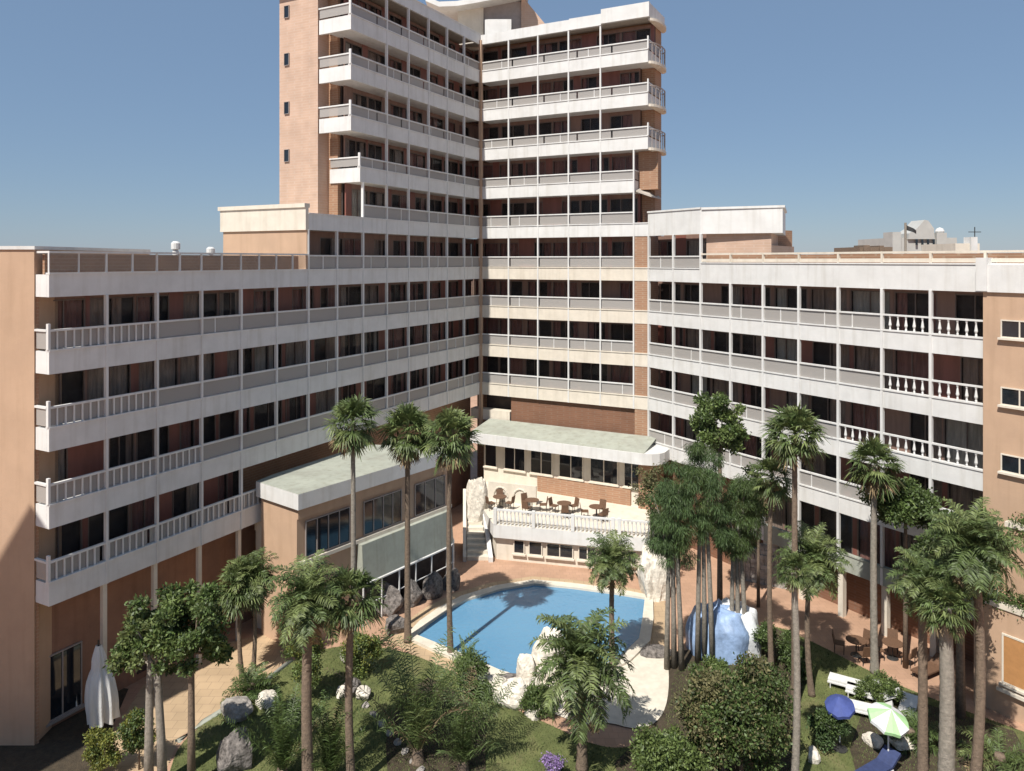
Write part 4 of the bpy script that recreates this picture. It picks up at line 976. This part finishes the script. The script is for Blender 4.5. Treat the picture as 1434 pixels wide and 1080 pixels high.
# ------------------------------------------------------------------ PARASOLS, FURNITURE, LANTERN, TARPS
def parasol(px, py, wpx, mats, label, hgt=2.2, tilt=(0,0), shadow=0):
    b = G(px, py); r = wpx/2/F*b.y; e = empty('parasol', b, label, 'parasol', 'open parasols on the right lawn')
    mb = MB(); vs = [(0,0,.45)]; n = 8; fs = []
    for k in range(n):
        a = 2*math.pi*k/n+.2; vs.append((r*math.cos(a), r*math.sin(a), 0)); a2 = a+math.pi/n; vs.append((r*.95*math.cos(a2), r*.95*math.sin(a2), .04))
    for k in range(2*n):
        fs.append((0, 1+k, 1+(k+1)%(2*n)))
    m0 = len(vs); vs2 = [(x, y, z-.12) for x, y, z in vs[1:]]; vs += vs2
    for k in range(2*n): fs.append((1+k, m0+k, m0+(k+1)%(2*n), 1+(k+1)%(2*n)))
    mb.add(vs, fs); mb.mi = [(1 if (len(mats) > 1 and (k//2) % 2) else 0) for k in range(2*n)]*2
    c = mb.build('canopy', [M[m] for m in mats], e); c.rotation_euler = (tilt[0], tilt[1], 0); c.location = (0, 0, hgt-.1)
    mb = MB(); mb.tube([(0,0,0),(0,0,hgt+.2)], .03, 8); mb.build('pole', M['white'], e)
    mb = MB(); mb.lathe([(0,0),(.28,0),(.28,.06),(.06,.1),(.05,.3),(0,.3)], seg=14); mb.build('base', M['metal'], e)
    return e
parasol(1176, 1050, 40, ('blue',), 'round navy blue parasol open on the right lawn', 1.75, (.25,-.2))
parasol(1244, 1076, 54, ('tarpw','green'), 'parasol of alternating white and pale green panels among the boulders', 1.9, (.3,.1))
def chair_parts(e):
    mb = MB(); mb.box(-.23,.23,-.23,.23,.42,.46); mb.build('seat', M['wicker'], e)
    mb = MB(); mb.hexa([(-.23,.2,.46),(.23,.2,.46),(.23,.24,.46),(-.23,.24,.46),(-.22,.28,.9),(.22,.28,.9),(.22,.32,.9),(-.22,.32,.9)]); mb.build('backrest', M['wicker'], e)
    for x in (-.2,.2):
        for y in (-.2,.2): mb = MB(); mb.tube([(x,y,0),(x,y,.42)], .018, 6); mb.build('leg', M['metal'], e)
def table_parts(e):
    mb = MB(); mb.lathe([(0,.70),(.45,.70),(.46,.72),(.45,.745),(0,.745)], seg=20); mb.build('tabletop', M['wicker'], e)
    mb = MB(); mb.lathe([(.03,.06),(.03,.70)], seg=8); mb.build('pedestal', M['metal'], e)
    mb = MB(); mb.lathe([(0,0),(.26,0),(.24,.05),(0,.06)], seg=14); mb.build('base', M['metal'], e)
protoc = empty('chair', (0,0,0), 'x', 'chair'); chair_parts(protoc)
protot = empty('table', (0,0,0), 'x', 'table'); table_parts(protot)
used = {}
def place(proto, key, loc, rz, label, group):
    if key not in used: o = proto; used[key] = 1
    else:
        o = proto.copy(); C.objects.link(o)
        for ch in list(proto.children):
            c = ch.copy(); C.objects.link(c); c.parent = o
    o.location = loc; o.rotation_euler = (0,0,rz); o['label'] = label; o['group'] = group
spots = [(G(1199,918), 'path', 'on the path left of the palm'), (G(1250,922), 'path', 'on the path right of the palm'),
         (at(700,0,49.0), 'terr', 'on the terrace nearest the steps'), (at(745,0,48.3), 'terr', 'on the terrace second from the steps'), (at(790,0,47.7), 'terr', 'on the terrace third from the steps'), (at(835,0,47.0), 'terr', 'on the terrace farthest from the steps')]
for i, (p, w_, d_) in enumerate(spots):
    z = FL+.002 if w_ == 'terr' else .0
    place(protot, 't', (p.x, p.y, z), 0, 'round brown table '+d_, 'round brown tables')
    for k, dn in enumerate(('facing the camera', 'turned to the left', 'seen from behind')):
        a = 2.1*k+i*.5+.6
        dn = ['first', 'second', 'third'][k]
        place(protoc, 'c', (p.x+.72*math.cos(a), p.y+.72*math.sin(a), z), a-math.pi/2, ['wicker chair on the right of','wicker chair behind','wicker chair on the left of'][k]+' the table '+d_, 'wicker chairs round the tables')
# flat shade/lounger on the path (low wicker table)
def navy_lounger(px, py, rz, label, mt='navy', grp='navy sun loungers under the parasol'):
    lg = empty('sun_lounger', G(px,py), label, 'sun lounger', grp, rz=rz)
    mb = MB(); mb.box(-1.0,.45,-.30,.30,.30,.40); mb.build('cushion', M[mt], lg)
    mb = MB(); mb.hexa([(.45,-.30,.30),(1.0,-.30,.62),(1.0,.30,.62),(.45,.30,.30),(.45,-.30,.40),(.96,-.30,.72),(.96,.30,.72),(.45,.30,.40)]); mb.build('backrest', M[mt], lg)
    mb = MB(); mb.box(-1.02,.5,-.33,-.29,.24,.30); mb.box(-1.02,.5,.29,.33,.24,.30); mb.build('frame', M['white'], lg)
    for x in (-.9,.4):
        for y in (-.31,.31): mb = MB(); mb.tube([(x,y,0),(x,y,.25)], .022, 6); mb.build('leg', M['white'], lg)
M['navy'] = mat('navy_cushion', (.03, .045, .12), .8, .25, 5)
navy_lounger(1228, 1090, .55, 'navy cushioned sun lounger at the bottom edge just left of the white and green parasol')
g_ = 'white sun loungers in a row up the right lawn'
navy_lounger(1196, 968, -.55, 'white cushioned sun lounger highest on the right lawn near the solitary palm', 'cloth', g_)
navy_lounger(1222, 982, -.55, 'white cushioned sun lounger second down the row on the right lawn', 'cloth', g_)
navy_lounger(1212, 1003, -.45, 'white cushioned sun lounger just above the white and green parasol', 'cloth', g_)
navy_lounger(1268, 1012, .9, 'white cushioned sun lounger right of the parasol by the dark plants', 'cloth', g_)
lg = empty('sun_lounger', G(1302,945), 'dark low sun lounger on the path beside the dark palm trunk', 'sun lounger', rz=.5)
mb = MB(); mb.box(-.9,.5,-.32,.32,.26,.33); mb.build('seat', M['wicker'], lg)
mb = MB(); mb.hexa([(.5,-.32,.26),(1.05,-.32,.55),(1.05,.32,.55),(.5,.32,.26),(.5,-.32,.33),(1.02,-.32,.62),(1.02,.32,.62),(.5,.32,.33)]); mb.build('backrest', M['wicker'], lg)
for x in (-.8,.7):
    for y in (-.27,.27): mb = MB(); mb.tube([(x,y,0),(x,y,.27)], .022, 6); mb.build('leg', M['metal'], lg)
# lantern
b = G(951, 925); e = empty('lantern_post', b, 'white glass lantern on a tall dark post in front of the casuarina grove', 'street lamp')
lz = H-(768-HOR)/F*b.y
mb = MB(); mb.tube([(0,0,0),(0,0,.4),(0,0,lz)], [.09,.05,.045], 10); mb.build('post', M['metal'], e)
mb = MB(); mb.lathe([(.10,lz),(.20,lz+.08),(.23,lz+.35),(.20,lz+.62),(.10,lz+.70)], seg=8); mb.build('lantern_glass', M['tarpw'], e)
mb = MB(); mb.lathe([(.25,lz+.68),(.14,lz+.86),(.03,lz+.92),(.02,lz+1.05),(0,lz+1.06)], seg=8); mb.build('cap', M['white'], e)
# tarpaulin dome
b = G(1008, 912); e = empty('tarpaulin_dome', b, 'rounded heap under a blue and white tarpaulin beside the casuarina trunks', 'tarpaulin')
def dome(rx, ry, rz, seed, a0=0, a1=6.2832):
    rg = np.random.default_rng(seed); mb = MB(); nu, nv = 40, 14; ph = rg.uniform(0,6.28,6); vs = []; fs = []
    for j in range(nv+1):
        for i in range(nu+1):
            u = a0+(a1-a0)*i/nu; v = j/nv*math.pi/2
            k = 1+.05*math.sin(u*5+ph[0])+.035*math.sin(u*11+ph[1]+v*3)+.03*math.sin(v*9+ph[2]+u*2)
            vs.append((rx*math.cos(u)*math.cos(v)**.45*k, ry*math.sin(u)*math.cos(v)**.45*k, rz*math.sin(v)**.8*k))
    for j in range(nv):
        for i in range(nu): fs.append((j*(nu+1)+i, j*(nu+1)+i+1, (j+1)*(nu+1)+i+1, (j+1)*(nu+1)+i))
    mb.add(vs, fs); return mb
dome(1.5, 1.3, 2.0, 3).build('blue_cover', M['tarp'], e, True)
o = dome(1.3, 1.25, 1.95, 4).build('white_cover', M['tarpw'], e, True); o.location = (.75,.3,0)
# draped cloths in the left corner
def drape(px, py, topy, wtop, wbot, label, seed, rz=0):
    b = G(px, py); h = H-(topy-HOR)/F*b.y; e = empty('folded_parasol', b, label, 'parasol', 'folded white parasols in the left corner'); rg = np.random.default_rng(seed); ph = rg.uniform(0,6,4)
    mb = MB(); nu, nv = 48, 16; vs = []; fs = []
    for j in range(nv+1):
        v = j/nv; z = h*(.12+.85*(1-v)); r = (wtop+(wbot-wtop)*math.sin(min(1,v*1.15)*math.pi*.62))*(1-.25*math.exp(-((v-.3)/.08)**2))
        for i in range(nu):
            u = 2*math.pi*i/nu; k = 1+(.12+.2*v)*math.sin(u*8+ph[0]+v*1.5)+.1*math.sin(u*3+ph[1]+v)+.08*math.sin(u*17+ph[2])*v; vs.append((r*k*math.cos(u)+.12*v*v, r*k*.8*math.sin(u), z+.05*math.sin(u*5)*v))
    for j in range(nv):
        for i in range(nu): i2 = (i+1)%nu; fs.append((j*nu+i, (j+1)*nu+i, (j+1)*nu+i2, j*nu+i2))
    mb.add(vs, fs); mb.build('canopy', M['cloth'], e, True)
    mb = MB(); mb.tube([(0,0,0),(0,0,h+.1)], .035, 8); mb.build('pole', M['metal'], e)
    mb = MB(); mb.lathe([(0,0),(.3,0),(.3,.07),(.06,.12),(0,.12)], seg=14); mb.build('base', M['metal'], e)
drape(138, 1025, 900, .10, .48, 'tall folded white parasol hanging loose in the shaded left corner', 1)
drape(92, 1000, 908, .07, .30, 'smaller folded white parasol left of the tall one by the dark bush', 2)
# small rail in front of the left ground floor
e = empty('terrace_fence', G(134,935), 'short white mesh fence by the ground floor window of the left wing', 'fence')
b0 = G(134, 935); mb = MB()
rf = Run((0,0), (.5,.87), 1)
for k in range(5): rf.box(mb, k*.42, k*.42+.06, 0, .06, 0, 1.45)
rf.box(mb, 0, 1.75, -.01, .07, 1.4, 1.48); rf.box(mb, 0, 1.75, -.005, .065, .35, .42); mb.build('rails', M['white'], e)
mb = MB(); rf.box(mb, .05, 1.7, .02, .04, .42, 1.4); mb.build('mesh_panel', M['milky'], e)
# garden kerb along the path
mb = MB(); kp = [G(*p) for p in [(248,1040),(285,1012),(330,985),(372,955),(408,926)]]
mb.tube([(p.x,p.y,.0) for p in kp], .13, 8); tag(mb.build('path_kerb', M['sage'], None, True), 'low rounded mossy kerb between the tan path and the left lawn', 'kerb')
# roof bits on the left wing
for i, (px, lb) in enumerate(((246,'white roof vent left of the other on the left wing roof'),(295,'shorter white roof vent nearest the raised storey'))):
    p = Lr.P(5.2+i*2.6 if i == 0 else 8.0, -4.5, 0); Y = p[1]; x = (px-717)/F*Y; zt = H-((338 if i == 0 else 346)-HOR)/F*Y; z0 = zb[0]+.45
    e = empty('roof_vent', (x, Y, z0), lb, 'roof vent', 'white vents on the left roof'); mb = MB(); hh = zt-z0
    mb.lathe([(.0,0),(.14,0),(.14,hh*.75),(.10,hh*.78)], seg=12); mb.build('pipe', M['white'], e)
    mb = MB(); mb.lathe([(.10,hh*.78),(.2,hh*.8),(.2,hh*.95),(.1,hh),(0,hh)], seg=12); mb.build('cap', M['white'], e)

# ------------------------------------------------------------------ FAR SKYLINE
bd = empty('gabled_building', (at(1300,0,120).x, 120, 0), 'pale grey building with a pointed gable rising behind the right roof', 'building')
def sky_box(px0, px1, top, Y, d, m, par, name='wall'):
    mb = MB(); mb.box(at(px0,0,Y).x-par.location.x, at(px1,0,Y).x-par.location.x, Y-par.location.y, Y+d-par.location.y, 0, H-(top-HOR)/F*Y); return mb.build(name, M[m], par)
sky_box(1250, 1340, 333, 120, 12, 'greyw', bd)
mb = MB(); X = lambda p: at(p,0,119.6).x-bd.location.x; Zz = lambda p: H-(p-HOR)/F*119.6
vs = [(X(1272),-.4,Zz(335)),(X(1309),-.4,Zz(335)),(X(1308),-.4,Zz(320)),(X(1300),-.4,Zz(309)),(X(1295),-.4,Zz(308)),(X(1284),-.4,Zz(320)),(X(1273),-.4,Zz(327))]
n_ = len(vs); vs += [(x, y+4, z) for x, y, z in vs]; mb.add(vs, [tuple(range(n_)), tuple(range(2*n_-1,n_-1,-1))]+[(i, n_+i, n_+(i+1)%n_, (i+1)%n_) for i in range(n_)]); mb.build('gable', M['greyw'], bd)
sky_box(1250, 1262, 325, 119.5, 3, 'greyw', bd, 'turret'); sky_box(1312, 1326, 326, 119.5, 3, 'greyw', bd, 'turret')
mb = MB(); mb.lathe([(0,-.5),(.5,-.35),(.7,0),(.5,.45),(0,.65)], (X(1320),.4,Zz(324)), 10); mb.build('dome', M['white'], bd)
for k in range(4):
    mb = MB(); mb.box(X(1282+k*8), X(1285+k*8), -.46, -.38, Zz(343), Zz(335)); mb.build('window', M['dkglass'], bd)
fp = empty('flagpole', (at(1268,0,112).x, 112, 0), 'dark flag drooping from a pole left of the pale gable', 'flagpole'); zt = H-(312-HOR)/F*112
mb = MB(); mb.tube([(0,0,0),(0,0,zt)], .18, 8); mb.build('pole', M['barkg'], fp)
mb = MB(); vs = []; 
for i in range(9):
    u = i/8; vs += [(u*1.7, .2*math.sin(u*7), zt-.2-u*1.0), (u*1.7, .2*math.sin(u*7+.3), zt-1.0-u*.7)]
mb.add(vs, [(2*i,2*i+2,2*i+3,2*i+1) for i in range(8)]); mb.build('flag', M['metal'], fp)
lo = empty('low_rooftops', (at(1227,0,100).x, 100, 0), 'row of dark flat rooftops just showing over the right wing roof', 'building')
sky_box(1204, 1250, 346, 100, 8, 'bark', lo); sky_box(1210, 1218, 343.5, 99.8, 3, 'bark', lo, 'chimney'); sky_box(1232, 1238, 344, 99.8, 3, 'bark', lo, 'chimney')
r2 = empty('rooftop_house', (at(1360,0,60).x, 60, 0), 'cream rooftop house with a small aerial right of the gabled building', 'building')
sky_box(1338, 1372, 341, 60, 5, 'cream', r2); sky_box(1360, 1369, 332, 59.8, 1, 'white', r2, 'water_tank')
mb = MB(); p = at(1365, 318, 60)-Vector(r2.location); mb.tube([(p.x,p.y,H-(332-HOR)/F*60),(p.x,p.y,p.z)], .04, 6); mb.tube([(p.x-.5,p.y,p.z-.4),(p.x+.5,p.y,p.z-.4)], .03, 6); mb.build('aerial', M['metal'], r2)
